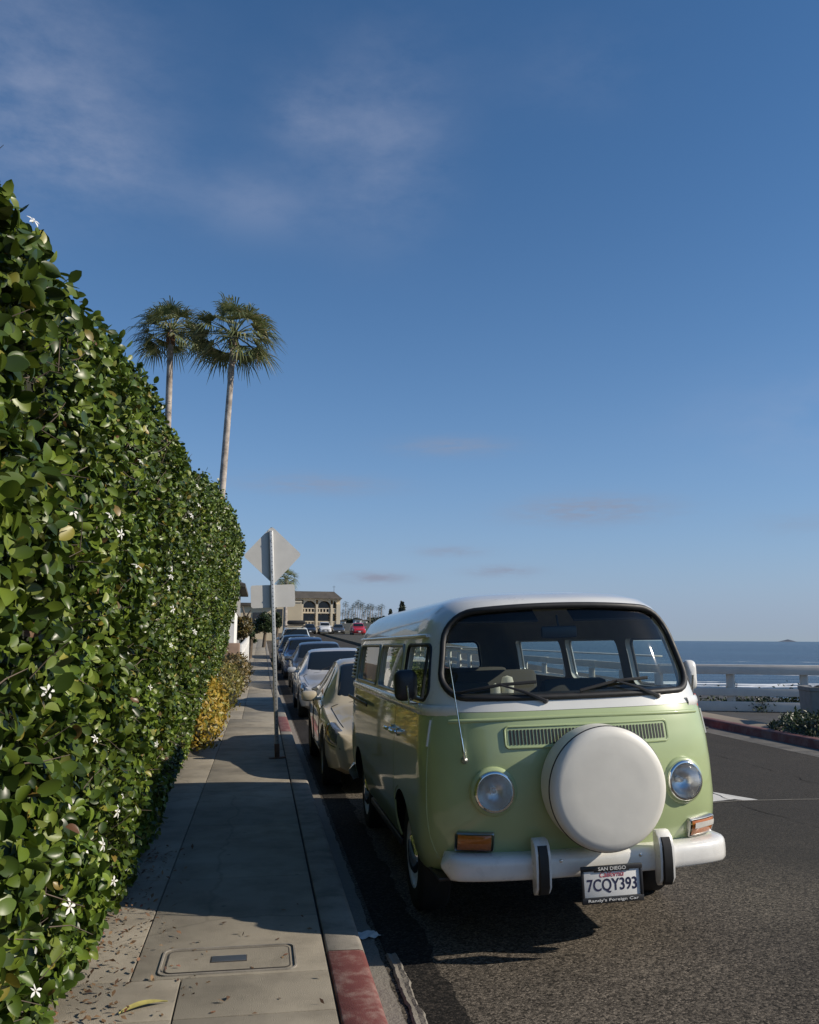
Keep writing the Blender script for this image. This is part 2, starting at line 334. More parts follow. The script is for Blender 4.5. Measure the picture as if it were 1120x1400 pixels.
# ------------------------------------------------------------ materials of the ground
def asphalt(name, base, light, dark, scale, patch=None):
    m = bpy.data.materials.new(name); m.use_nodes = True; t = m.node_tree; n = t.nodes; l = t.links; b = n['Principled BSDF']
    b.inputs['Roughness'].default_value = .9; b.inputs['Specular IOR Level'].default_value = .12
    oc = n.new('ShaderNodeTexCoord').outputs['Object']
    v = n.new('ShaderNodeTexVoronoi'); v.inputs['Scale'].default_value = scale; l.new(oc, v.inputs['Vector'])
    sep = n.new('ShaderNodeSeparateColor'); l.new(v.outputs['Color'], sep.inputs[0])
    cr = n.new('ShaderNodeValToRGB'); e = cr.color_ramp.elements; e[0].position = 0; e[0].color = (*dark, 1); e[1].position = 1; e[1].color = (*light, 1)
    q = e.new(.55); q.color = (*base, 1); q = e.new(.82); q.color = tuple(a*.6+c*.4 for a, c in zip(base, light))+(1,)
    l.new(sep.outputs[0], cr.inputs[0])
    nz = n.new('ShaderNodeTexNoise'); nz.inputs['Scale'].default_value = .9; nz.inputs['Detail'].default_value = 6; nz.inputs['Roughness'].default_value = .6; l.new(oc, nz.inputs['Vector'])
    mr = n.new('ShaderNodeMapRange'); mr.inputs[1].default_value = .3; mr.inputs[2].default_value = .7; mr.inputs[3].default_value = .72; mr.inputs[4].default_value = 1.25; l.new(nz.outputs['Fac'], mr.inputs[0])
    sc = n.new('ShaderNodeVectorMath'); sc.operation = 'SCALE'; l.new(cr.outputs[0], sc.inputs[0]); l.new(mr.outputs[0], sc.inputs['Scale'])
    out = sc.outputs[0]
    if patch:   # the driven lane is a smoother, darker mix than the parking lane
        sx = n.new('ShaderNodeSeparateXYZ'); l.new(oc, sx.inputs[0]); wz = n.new('ShaderNodeTexNoise'); wz.inputs['Scale'].default_value = .7; wz.inputs['Detail'].default_value = 5; l.new(oc, wz.inputs['Vector'])
        a1 = n.new('ShaderNodeMath'); a1.operation = 'MULTIPLY_ADD'; l.new(wz.outputs['Fac'], a1.inputs[0]); a1.inputs[1].default_value = 1.6; l.new(sx.outputs['X'], a1.inputs[2])
        m1 = n.new('ShaderNodeMapRange'); m1.inputs[1].default_value = 3.3; m1.inputs[2].default_value = 4.6; l.new(a1.outputs[0], m1.inputs[0])
        dk = n.new('ShaderNodeVectorMath'); dk.operation = 'SCALE'; l.new(out, dk.inputs[0]); dk.inputs['Scale'].default_value = .25
        ad2 = n.new('ShaderNodeVectorMath'); ad2.operation = 'ADD'; l.new(dk.outputs[0], ad2.inputs[0]); ad2.inputs[1].default_value = tuple(c*.72 for c in patch)
        mxp = n.new('ShaderNodeMix'); mxp.data_type = 'RGBA'; l.new(m1.outputs[0], mxp.inputs['Factor']); l.new(out, mxp.inputs['A']); l.new(ad2.outputs[0], mxp.inputs['B']); out = mxp.outputs['Result']
    l.new(out, b.inputs['Base Color'])
    n2 = n.new('ShaderNodeTexNoise'); n2.inputs['Scale'].default_value = scale*.6; n2.inputs['Detail'].default_value = 3; l.new(oc, n2.inputs['Vector'])
    ad = n.new('ShaderNodeMath'); ad.operation = 'ADD'; l.new(v.outputs['Distance'], ad.inputs[0]); l.new(n2.outputs['Fac'], ad.inputs[1])
    bp = n.new('ShaderNodeBump'); bp.inputs['Strength'].default_value = .55; bp.inputs['Distance'].default_value = .004; bp.invert = True; l.new(ad.outputs[0], bp.inputs['Height']); l.new(bp.outputs[0], b.inputs['Normal'])
    MATS[name] = m; return m
asphalt('asphalt', (.095, .082, .066), (.215, .183, .145), (.020, .018, .015), 105, (.040, .038, .034))
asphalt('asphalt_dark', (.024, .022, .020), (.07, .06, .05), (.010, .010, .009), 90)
def sea_mat():
    m = bpy.data.materials.new('sea'); m.use_nodes = True; t = m.node_tree; n = t.nodes; l = t.links; b = n['Principled BSDF']
    b.inputs['Roughness'].default_value = .22; b.inputs['IOR'].default_value = 1.33; b.inputs['Specular IOR Level'].default_value = .16
    oc = n.new('ShaderNodeTexCoord').outputs['Object']
    def noise(scale, stretch, rot, det):
        mp = n.new('ShaderNodeMapping'); mp.inputs['Scale'].default_value = stretch; mp.inputs['Rotation'].default_value = (0, 0, rot); l.new(oc, mp.inputs[0])
        z = n.new('ShaderNodeTexNoise'); z.inputs['Scale'].default_value = scale; z.inputs['Detail'].default_value = det; z.inputs['Roughness'].default_value = .6; l.new(mp.outputs[0], z.inputs['Vector']); return z.outputs['Fac']
    a = noise(.16, (.35, 1, 1), R(30), 6); c = noise(.012, (.3, 1, 1), R(30), 4)
    mx = n.new('ShaderNodeMix'); mx.data_type = 'RGBA'; mx.inputs['A'].default_value = (.004, .018, .045, 1); mx.inputs['B'].default_value = (.018, .048, .085, 1)
    mr = n.new('ShaderNodeMapRange'); mr.inputs[1].default_value = .4; mr.inputs[2].default_value = .62; l.new(c, mr.inputs[0]); l.new(mr.outputs[0], mx.inputs['Factor'])
    # foam of the breaking waves near the beach: bands that follow the shore
    sx = n.new('ShaderNodeSeparateXYZ'); mp = n.new('ShaderNodeMapping'); mp.inputs['Rotation'].default_value = (0, 0, R(30)); l.new(oc, mp.inputs[0]); l.new(mp.outputs[0], sx.inputs[0])
    def band(y0, w, amp, thr):
        s1 = n.new('ShaderNodeMath'); s1.operation = 'SUBTRACT'; l.new(sx.outputs['Y'], s1.inputs[0]); s1.inputs[1].default_value = y0
        d1 = n.new('ShaderNodeMath'); d1.operation = 'DIVIDE'; l.new(s1.outputs[0], d1.inputs[0]); d1.inputs[1].default_value = w
        p1 = n.new('ShaderNodeMath'); p1.operation = 'MULTIPLY'; l.new(d1.outputs[0], p1.inputs[0]); l.new(d1.outputs[0], p1.inputs[1])
        e1 = n.new('ShaderNodeMath'); e1.operation = 'MULTIPLY'; l.new(p1.outputs[0], e1.inputs[0]); e1.inputs[1].default_value = -1
        e2 = n.new('ShaderNodeMath'); e2.operation = 'EXPONENT'; l.new(e1.outputs[0], e2.inputs[0])
        e3 = n.new('ShaderNodeMath'); e3.operation = 'MULTIPLY_ADD'; l.new(e2.outputs[0], e3.inputs[0]); e3.inputs[1].default_value = amp; l.new(a, e3.inputs[2])
        r1 = n.new('ShaderNodeMapRange'); r1.inputs[1].default_value = thr; r1.inputs[2].default_value = thr+.09; l.new(e3.outputs[0], r1.inputs[0]); return r1.outputs[0]
    fo = None
    for y0, w, amp, thr in ((186, 14, .30, .72), (240, 9, .24, .74), (300, 10, .20, .74), (390, 16, .16, .74)):
        q = band(y0, w, amp, thr)
        if fo is None: fo = q
        else:
            k = n.new('ShaderNodeMath'); k.operation = 'MAXIMUM'; l.new(fo, k.inputs[0]); l.new(q, k.inputs[1]); fo = k.outputs[0]
    m2 = n.new('ShaderNodeMix'); m2.data_type = 'RGBA'; l.new(mx.outputs['Result'], m2.inputs['A']); m2.inputs['B'].default_value = (.75, .77, .78, 1); l.new(fo, m2.inputs['Factor']); l.new(m2.outputs['Result'], b.inputs['Base Color'])
    r2 = n.new('ShaderNodeMapRange'); r2.inputs[3].default_value = .22; r2.inputs[4].default_value = .9; l.new(fo, r2.inputs[0]); l.new(r2.outputs[0], b.inputs['Roughness'])
    bp = n.new('ShaderNodeBump'); bp.inputs['Strength'].default_value = .9; bp.inputs['Distance'].default_value = 1.6; l.new(a, bp.inputs['Height']); l.new(bp.outputs[0], b.inputs['Normal'])
    MATS['sea'] = m
sea_mat()

# ------------------------------------------------------------ terrain, sea
def coast_x(Y):
    if Y < 15.5: return 13.2 + (15.5-Y)*2.2
    if Y < 60: return 13.2 + (Y-15.5)*.02
    return 14.1 + (Y-60)*.185
def land_z(X, Y):
    h = prof(min(Y, 130)) - .03
    h = h if X < 20 else h
    if Y > 130: h += (Y-130)*.030*max(0, min(1, (95-X)/60.0)) if Y < 420 else 290*.030*max(0, min(1, (95-X)/60.0))
    d = X-coast_x(Y)
    if d > 0:
        t = min(1, d/7.0); h = h*(1-t) + (-6.2)*t - max(0, d-7)*.035
    if KX-.2 < X < 9 and Y < 175: h -= .5          # below the road
    if -.97 < X < .6 and Y < 175: h -= .35       # below the pavement
    return h
def axis(pts):
    out = []
    for a, b, n in pts: out += list(np.linspace(a, b, n, endpoint=False))
    out.append(pts[-1][1]); return out
gx = axis([(-4000, -400, 6), (-400, -60, 8), (-60, -6, 14), (-6, -1.2, 5), (-1.2, -.98, 2), (-.98, .34, 3), (.34, .7, 2), (.7, 8.9, 5), (8.9, 9.1, 2), (9.1, 30, 26), (30, 120, 40), (120, 200, 10)])
gy = axis([(-400, -40, 8), (-40, -5, 6), (-5, 40, 24), (40, 130, 24), (130, 176, 16), (176, 440, 40), (440, 3000, 8)])
g = MB(); g.grid([[(x, y, land_z(x, y)) for y in gy] for x in gx])
ground = g.build('ground', MATS['soil'], angle=60); tag(ground, kind='structure')
s = MB(); n_ = 24
sxs = axis([(9, 60, 4), (60, 400, 6), (400, 4000, 8), (4000, 90000, 6)]); sys_ = axis([(-60000, -3000, 4), (-3000, -100, 5), (-100, 600, 8), (600, 6000, 8), (6000, 120000, 6)])
s.grid([[(x, y, -7.0) for y in sys_] for x in sxs]); tag(s.build('sea', MATS['sea'], smooth=False), kind='structure')
# ------------------------------------------------------------ road
rx = [KX-.06, .72, .95, 1.4, 2, 3, 4, 4.6, 6, 8.05]; ry = axis([(-30, 0, 6), (0, 24, 10), (24, 40, 12), (40, 170, 22)])
r_ = MB(); r_.grid([[(x, y, road_z(x, y)) for y in ry] for x in rx])
tag(r_.build('road', MATS['asphalt']), kind='structure')
def strip(name, XL, XR, Ys, dz, m, kind='structure', rnd=None):
    """a thin sheet laid on the road between two edges given per Y"""
    q = MB(); q.grid([[(x(y) if callable(x) else x, y, road_z(x(y) if callable(x) else x, y)+dz) for y in Ys] for x in (XL, lambda y: (XL(y) if callable(XL) else XL)*.5+(XR(y) if callable(XR) else XR)*.5, XR)])
    return tag(q.build(name, m), kind=kind)
def ragged(x0, amp, seed, f=9.0):
    rr = random.Random(seed); ph = [rr.uniform(0, 6.28) for _ in range(6)]
    return lambda y: x0 + amp*sum(math.sin(f*(1.7**k)*y+ph[k])/(1.4**k) for k in range(6))/2.6
Ys = list(np.linspace(-3, 12, 700)) + list(np.linspace(12.2, 60, 100))
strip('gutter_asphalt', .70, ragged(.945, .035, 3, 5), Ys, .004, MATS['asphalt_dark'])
strip('gutter_concrete', KX+.004, ragged(.668, .010, 5, 12), list(np.linspace(-3, 40, 900)), .008, MATS['gutter_concrete'])
q = MB()   # broken concrete lip beside the gutter
Yb = list(np.linspace(2.6, 4.72, 160)); e1, e2 = ragged(.70, .008, 8, 14), ragged(.76, .011, 9, 11)
rows = []
for k, (fx, hz) in enumerate(((lambda y: e1(y), .006), (lambda y: e1(y)+.010, .016), (lambda y: (e1(y)+e2(y))/2, .012), (lambda y: e2(y)-.010, .018), (lambda y: e2(y), .006))):
    rows.append([(fx(y), y, road_z(fx(y), y)+hz+.003*math.sin(41*y+k)*math.sin(17*y)) for y in Yb])
q.grid(rows); tag(q.build('gutter_lip', MATS['gutter_concrete'], angle=20), kind='structure')
# lane arrow beside the van, thin tar seam
def flat_poly(name, pts, dz, m, holes=None):
    b = MB(); b.add([(x, y, road_z(x, y)+dz) for x, y in pts], [tuple(range(len(pts)))]); return tag(b.build(name, m, smooth=False), kind='structure')
flat_poly('road_marking', [(3.2, 8.05), (4.35, 8.10), (4.42, 8.72), (4.80, 7.88), (4.30, 7.86), (3.2, 7.90)], .005, MATS['paint_white'])
strip('road_seam', lambda y: 2.0+(y-8)*0+0, lambda y: 2.03, list(np.linspace(-3, 3.2, 30)), .004, MATS['asphalt_dark'])
for x0_, y0_, y1_, sd_, am_ in ((4.55, 1.5, 16, 32, .07), (6.1, 3, 14, 33, .12)):
    fr_ = ragged(x0_, am_, sd_, 2.2); strip('road_crack', fr_, lambda y, f_=fr_, s_=sd_: f_(y)+.006+.005*math.sin(y*7+s_), list(np.linspace(y0_, y1_, 220)), .0045, MATS['asphalt_dark'])
b = MB(); xs = list(np.linspace(4.1, 8, 60)); f1 = ragged(7.86, .012, 4, 5)
b.grid([[(x, f1(x)+d, road_z(x, f1(x))+.004) for x in xs] for d in (-.012, .012)]); tag(b.build('road_crack', MATS['gutter_concrete']), kind='structure')

# ------------------------------------------------------------ pavement slabs and kerb
pv = MB()
def slab(x0, x1, y0, y1, g=.006):
    z = prof((y0+y1)/2); sl_ = (prof(y1)-prof(y0))/max(.01, y1-y0)
    M = Matrix.Translation(((x0+x1)/2, (y0+y1)/2, z-.06)) @ Matrix.Rotation(math.atan(sl_), 4, 'X')
    pv.box((0, 0, 0), (x1-x0-g, y1-y0-g, .12), 0, .006, M)
XL, XJ = -1.02, .352
pv.box((-.3, 60, -.09), (1.2, 0.01, .02), 1)
ycuts = [-3, -1.4, .2, 1.75, 3.28, 3.72, 4.14]
for a, b_ in zip(ycuts, ycuts[1:]):
    slab(XL, -.30, a, b_); slab(-.30, XJ, a, b_)
yc = [4.14, 5.75, 7.3, 8.85, 10.4, 11.95, 13.5, 15.05, 16.6]
for a, b_ in zip(yc, yc[1:]): slab(XL, -.52, a, b_); slab(-.52, XJ, a, b_)
y = 16.6
while y < 165: slab(XL, -.30 if y < 26 else -.33, y, y+1.55); slab(-.30 if y < 26 else -.33, XJ, y, y+1.55); y += 1.55
tag(pv.build('sidewalk', [MATS['concrete'], MATS['groove']], angle=25), kind='structure')
b = MB(); ys_ = list(np.linspace(-3, 165, 120)); b.grid([[(x, y, prof(y)-.022) for y in ys_] for x in (XL, KX-.03)]); tag(b.build('sidewalk_bed', MATS['groove']), kind='structure')
kb = MB(); prof_k = [(XJ+.010, -.2), (XJ+.010, -.004), (XJ+.018, .002), (KX-.03, .000), (KX-.010, -.006), (KX, -.024), (KX+.006, -.075), (KX+.014, -.19)]
def kerb_run(y0, y1, mi, n):
    yy = np.linspace(y0+.003, y1-.003, n); kb.grid([[(x, y, z+prof(y)) for y in yy] for x, z in prof_k], mi)
kerb_run(-3, 4.37, 1, 6)
for a, b_ in ((4.37, 7.3), (7.3, 10.4), (10.4, 14.3)): kerb_run(a, b_, 0, 5)
kerb_run(14.3, 17.0, 1, 5); kerb_run(17.0, 30, 0, 8); kerb_run(30, 165, 0, 60)
tag(kb.build('kerb', [MATS['kerb_concrete'], MATS['kerb_red']], angle=50), kind='structure')

# meter box lid set in the pavement
mt = empty('meter_box_lid', (-.10, 4.33, 0)); tag(mt, 'rectangular concrete utility box lid with rounded corners set into the sidewalk', 'utility lid')
def rrect(hx, hy, r, n=6):
    P = []
    for cx, cy, a0 in ((hx-r, hy-r, 0), (-hx+r, hy-r, 90), (-hx+r, -hy+r, 180), (hx-r, -hy+r, 270)):
        for k in range(n+1):
            a = R(a0+90*k/n); P.append((cx+r*math.cos(a), cy+r*math.sin(a)))
    return P
def ringy(hx, hy, r, w, z0, z1, m, name, par):
    q = MB(); o_ = rrect(hx, hy, r); i_ = rrect(hx-w, hy-w, max(.005, r-w))
    q.grid([[(x, y, z0) for x, y in o_], [(x*.998, y*.998, z1) for x, y in o_], [(x*1.004, y*1.004, z1) for x, y in i_], [(x, y, z0) for x, y in i_]], closev=True)
    return q.build(name, m, par, angle=30)
ringy(.31, .165, .045, .010, .0005, .007, MATS['kerb_concrete'], 'rim', mt)
ringy(.283, .138, .035, .007, .0005, .004, MATS['groove'], 'gap', mt)
q = MB(); P = rrect(.281, .136, .034); q.add([(x, y, .0035) for x, y in P]+[(x, y, -.01) for x, y in P], [tuple(range(len(P)))]+[(i, (i+1) % len(P), len(P)+(i+1) % len(P), len(P)+i) for i in range(len(P))]); q.build('lid', MATS['concrete'], mt, angle=30)
q = MB(); q.box((0, 0, .0045), (.165, .075, .003), 0)
for k in range(9): q.box((0, -.032+k*.008, .0066), (.157, .0035, .003), 1)
q.build('reader_plate', [MATS['groove'], MATS['dull_metal']], mt)

# litter in the gutter and on the pavement
q = MB(); nn = 8
q.grid([[(.075*(u/nn-.5)*2, .055*(v/nn-.5)*2, .008+.006*math.sin(u*1.9)*math.cos(v*1.3)+.004*random.random()) for v in range(nn+1)] for u in range(nn+1)])
pp = q.build('scrap_paper', MATS['paper'], angle=60); pp.location = (.625, 5.02, road_z(.62, 5.02)+.008); pp.rotation_euler.z = .25
tag(pp, 'crumpled white scrap of paper lying in the shaded gutter by the kerb', 'litter')
def leafcards(P, Nn, size, aspect=.55, jit=.8, curl=.25, rows=3, dirup=None):
    """many small leaves: P (n,3) positions, Nn (n,3) facing; returns verts, quads"""
    n = len(P); Nn = Nn + RNG.normal(0, jit, (n, 3)); Nn /= np.linalg.norm(Nn, axis=1)[:, None]+1e-9
    A = RNG.normal(0, 1, (n, 3)) if dirup is None else RNG.normal(0, .7, (n, 3)) + np.asarray(dirup)
    A -= Nn*np.sum(A*Nn, 1)[:, None]; A /= np.linalg.norm(A, axis=1)[:, None]+1e-9; B = np.cross(A, Nn)
    s_ = (size if np.ndim(size) else np.full(n, size))*RNG.uniform(.65, 1.25, n)
    ts = {2: [0, 1.0], 3: [0, .5, 1.0], 5: [0, .22, .52, .82, 1.0], 8: [0, .06, .2, .38, .58, .78, .93, 1.0]}[rows]; ws = {2: [.5, .5], 3: [.12, 1, .1], 5: [.10, .78, 1.0, .72, .08], 8: [.06, .34, .78, .98, 1.0, .80, .42, .10]}[rows]
    cols = (-1, 1) if rows < 5 else (-1, 0, 1); nc = len(cols); vs = []
    cu = RNG.uniform(-curl, curl*1.6, n); fold = RNG.uniform(.05, .35, n)*(1 if rows < 8 else 2.2)
    for t, w in zip(ts, ws):
        for c in cols:
            vs.append(P + A*(s_*t)[:, None] + B*(s_*aspect*.5*w*c)[:, None] - Nn*(s_*cu*t*t)[:, None] + Nn*(s_*fold*.3*abs(c)*w)[:, None])
    V = np.stack(vs, 1).reshape(-1, 3); k = len(ts)*nc; fs = []
    for i in range(len(ts)-1):
        for j in range(nc-1): fs.append((i*nc+j, i*nc+j+1, (i+1)*nc+j+1, (i+1)*nc+j))
    F = (np.asarray(fs)[None]+(np.arange(n)*k)[:, None, None]).reshape(-1, 4); return V, F
n = 520; yy = RNG.uniform(3.3, 6.6, n); xx = -.83+np.abs(RNG.normal(0, .16, n))*(1+.4*(yy < 5)); P = np.stack([xx, yy, RNG.uniform(.006, .022, n)], 1)
n2 = 60; P2 = np.stack([RNG.uniform(-.7, .34, n2), RNG.uniform(3.2, 5.2, n2), np.full(n2, .006)], 1); P = np.concatenate([P, P2])
V, F = leafcards(P, np.tile((0, 0, 1.0), (len(P), 1)), .030, .5, .35, .3, 3)
V[:, 2] = np.maximum(V[:, 2], .004); tag(link('leaf_litter', np_mesh('leaf_litter', V, F, MATS['litter_leaf'])), kind='stuff', label='dry brown leaves scattered along the foot of the hedge', cat='leaf litter')
q = MB(); L = []
for i in range(13):
    t = i/12; w = .018*math.sin(math.pi*min(1, t*1.05+.02))**.7; cx = .20*(t-.5); cy = .02*math.sin(t*3)
    L.append([(cx, cy-w, .006+.008*math.sin(t*3.1)), (cx, cy, .003+.006*math.sin(t*3.1)), (cx, cy+w, .008+.010*math.sin(t*3.1))])
q.grid(L); fl = q.build('fallen_leaf', MATS['yellow_leaf'], angle=60); fl.location = (-.42, 3.83, .004); fl.rotation_euler.z = .45; tag(fl, 'long curled yellow green leaf lying alone on the sunlit sidewalk', 'leaf')

# ------------------------------------------------------------ hedge
HY = [-2, 0, 2.5, 4, 5.5, 8, 11, 14, 17.2]
HT = {0: [-.85, -.85, -.84, -.80, -.76, -.86, -.92, -.94, -.96], .16: [-.72, -.72, -.70, -.68, -.67, -.74, -.80, -.82, -.84], .4: [-.77, -.77, -.74, -.72, -.70, -.77, -.82, -.84, -.85], 1.2: [-.74, -.74, -.72, -.71, -.70, -.70, -.69, -.66, -.66], .36: None}
HZ = [0, .16, .4, 1.0, 1.7, 2.4, 1e9]
HX = np.array([[-.86, -.86, -.86, -.82, -.78, -.88, -.96, -1.0, -1.0],
               [-.77, -.77, -.75, -.72, -.70, -.80, -.88, -.92, -.93],
               [-.70, -.70, -.68, -.67, -.67, -.72, -.80, -.84, -.86],
               [-.68, -.68, -.66, -.66, -.67, -.67, -.70, -.74, -.76],
               [-.72, -.72, -.70, -.69, -.68, -.66, -.62, -.60, -.60],
               [-.78, -.78, -.76, -.73, -.69, -.62, -.55, -.50, -.47],
               [-.86, -.86, -.85, -.79, -.72, -.63, -.52, -.43, -.40]])
HTOP = [2.9, 2.9, 2.92, 2.96, 3.12, 3.06, 3.4, 3.5, 3.45]
def h_top(Y): return np.interp(Y, HY, HTOP)
def h_x(Y, z):
    zt = h_top(Y); zs = np.array([0, .16, .4, 1.0, 1.7, 2.4]); 
    cols = np.stack([np.interp(Y, HY, HX[k]) for k in range(7)], 0)
    zk = [np.full_like(np.asarray(Y, float), v) for v in zs]+[zt]
    out = cols[0].copy() if np.ndim(cols[0]) else cols[0]
    out = np.asarray(cols[0], float).copy()
    for k in range(6):
        a, b_ = zk[k], zk[k+1]; t = np.clip((z-a)/(b_-a), 0, 1); out = np.where(z >= a, cols[k]*(1-t)+cols[k+1]*t, out)
    r = np.clip((z-(zt-.28))/.28, 0, 1); return out - .14*r**2.2
hedge = empty('hedge', (-1.3, 8, 0)); tag(hedge, 'tall green flowering hedge with glossy leaves running along the sidewalk', 'hedge')
def under(o): o.matrix_parent_inverse = Matrix.Translation(-Vector(o.parent.location)); return o
q = MB(); yy = np.linspace(-2, 17.0, 60)
rows = []
for z in (0, .3, .8, 1.4, 2.0, 2.5, 1.0):
    pass
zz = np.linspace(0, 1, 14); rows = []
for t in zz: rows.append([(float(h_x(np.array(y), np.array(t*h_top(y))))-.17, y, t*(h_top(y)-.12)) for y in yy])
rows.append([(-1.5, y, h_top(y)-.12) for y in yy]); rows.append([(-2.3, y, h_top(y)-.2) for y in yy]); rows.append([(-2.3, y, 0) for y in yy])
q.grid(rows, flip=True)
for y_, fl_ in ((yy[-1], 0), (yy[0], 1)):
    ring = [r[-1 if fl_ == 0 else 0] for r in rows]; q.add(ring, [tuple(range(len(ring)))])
under(q.build('dark_core', MATS['hedge_dark'], hedge))  # added dark hull behind the leaves so nothing shows through the hedge
def pnoise(Y, z, s=1.0):
    return (np.sin(Y*5.1*s+1.3*np.sin(z*3.7*s))+np.sin(z*6.3*s+2.1*np.sin(Y*2.9*s)+1)+.6*np.sin(Y*12.7*s+z*9.1*s))/2.6
def hedge_leaves():
    Vs, Fs, off = [], [], 0
    def emit(P, Nn, size, rows, jit, asp=.66):
        nonlocal off
        V, F = leafcards(P, Nn, size, asp, jit, .34, rows); Vs.append(V); Fs.append(F+off); off += len(V)
    # face: density falls with distance, size hardly
    for (ya, yb, dens, sz, rows) in ((1.2, 3.2, 2500, .061, 8), (3.2, 5, 3600, .049, 8), (5, 8, 4200, .041, 5), (8, 12, 3000, .041, 5), (12, 17.2, 2300, .046, 5), (-2, 1.2, 350, .085, 5)):
        A = (yb-ya)*3.0; n = int(A*dens); Y = RNG.uniform(ya, yb, n); z = RNG.uniform(0.01, 1, n)*h_top(Y)
        d = RNG.uniform(0, 1, n)**1.5*.19; pn = pnoise(Y, z); keep = RNG.uniform(0, 1, n) < np.clip(.62+.95*pn, .04, 1); Y, z, d, pn = Y[keep], z[keep], d[keep], pn[keep]
        X = h_x(Y, z) - d + .085*pn; n = len(Y)
        Nn = np.stack([np.full(n, .75), np.full(n, -.32), np.full(n, .45)], 1)
        emit(np.stack([X, Y, z], 1), Nn, sz*(1-.0*d), rows, .85)
    # crest and top
    for (ya, yb, dens, sz) in ((1.2, 6, 2000, .060), (6, 17.2, 1500, .047)):
        n = int((yb-ya)*.7*dens); Y = RNG.uniform(ya, yb, n); w = RNG.uniform(0, 1, n); X = h_x(Y, h_top(Y)) - w*1.2; z = h_top(Y) - .04 + .05*pnoise(Y, X*3) + RNG.uniform(-.1, .05, n) - .05*np.exp(-w*8)
        emit(np.stack([X, Y, z], 1), np.tile((.25, -.25, .8), (n, 1)), sz, 5, .6)
    # sprigs that stand out past the clipped surface
    for k in range(420):
        y = RNG.uniform(1.8, 17.2) if k % 3 else RNG.uniform(1.8, 6); top = RNG.uniform() < .6; zt = h_top(y); z = zt-.03 if top else RNG.uniform(.2, 1)*zt
        x = float(h_x(np.array(y), np.array(z)))-.03; m = RNG.integers(4, 9); L = RNG.uniform(.05, .14)
        d = np.array([.35, -.15, .8]) if top else np.array([.8, -.25, .4]); d = d+RNG.normal(0, .3, 3); d /= np.linalg.norm(d)
        t = np.linspace(.1, 1, m); P = np.array([x, y, z])+d*(t*L)[:, None]
        emit(P, np.tile(d, (m, 1))*.5, .060 if y < 5 else .046, 5, .8)
    # end face of the hedge, far end
    n = 2600; z = RNG.uniform(0, 1, n)*3.3; X = h_x(np.full(n, 17.1), z) - RNG.uniform(0, 1.2, n); emit(np.stack([X, 17.0+RNG.uniform(0, .15, n), z], 1), np.tile((.1, .8, .3), (n, 1)), .055, 5, .6)
    return np.concatenate(Vs), np.concatenate(Fs)
V, F = hedge_leaves(); print('hedge leaves', len(F)//8)
under(link('foliage', np_mesh('hedge_foliage', V, F, MATS['hedge_leaf']), hedge))
q = MB()
for k in range(900):
    y = random.uniform(1.6, 12); z = random.uniform(.1, .97)*float(h_top(y)); x = float(h_x(np.array(y), np.array(z)))-random.uniform(.03, .12)
    d = Vector((random.uniform(.0, .8), random.uniform(-.7, .7), random.uniform(-.4, .9))).normalized()*random.uniform(.06, .2); p = Vector((x, y, z))
    q.tube([p, p+d*.5+Vector((0, 0, random.uniform(-.02, .02))), p+d], [.0028, .002, .001], 4, caps=False)
under(tag(q.build('twigs', MATS['twig'], hedge), kind='stuff'))
fl = MB()
for k in range(5):
    a = 2*math.pi*k/5; ca, sa = math.cos(a), math.sin(a); rows = []
    for t, w in ((.08, .15), (.3, .6), (.6, 1), (.85, .6), (1, .05)):
        rows.append([((t*ca - c*w*.19*sa), (t*sa + c*w*.19*ca), .12*t*(1-t)*3-.12*t*t+.04*abs(c)) for c in (-1, 0, 1)])
    fl.grid(rows, 0)
fl.lathe([(.07, -.3), (.06, .0), (.0, .06)], 6, 1); fme = fl.mesh('flower', [MATS['petal'], MATS['flower_heart']], 60)
first = None
FP = [(46, 302), (107, 505), (5, 285), (65, 945), (118, 1172), (70, 1155), (93, 1098), (168, 1088), (119, 1172), (45, 1290), (48, 1355), (15, 1305), (165, 730), (236, 833), (262, 705), (210, 775), (290, 675), (250, 745), (150, 705), (130, 1010), (175, 1000), (205, 940), (140, 1155), (155, 1205), (95, 1240), (160, 1110), (190, 1050), (100, 700), (80, 1060)]
spots = []
for px, py in FP:
    d = pdir(px, py); t = .8
    for _ in range(400):
        p = Vector((0, 0, CAM_H))+d*t
        if p.x < float(h_x(np.array(p.y), np.array(min(p.z, h_top(p.y)))))+.03: break
        t += .05
    spots.append(p)
for k in range(32):
    y = random.uniform(3.5, 16); z = random.uniform(.15, .97)*float(h_top(y)); spots.append(Vector((float(h_x(np.array(y), np.array(z)))+.035, y, z)))
for p in spots:
    o = link('flower', fme, hedge); o.location = Vector(p); s_ = random.uniform(.018, .036); o.scale = (s_, s_, s_)
    o.rotation_euler = (Vector((.7, -.45, .45))+Vector((random.uniform(-.4, .4), random.uniform(-.4, .4), random.uniform(-.4, .4)))).to_track_quat('Z', 'Y').to_euler(); under(o)

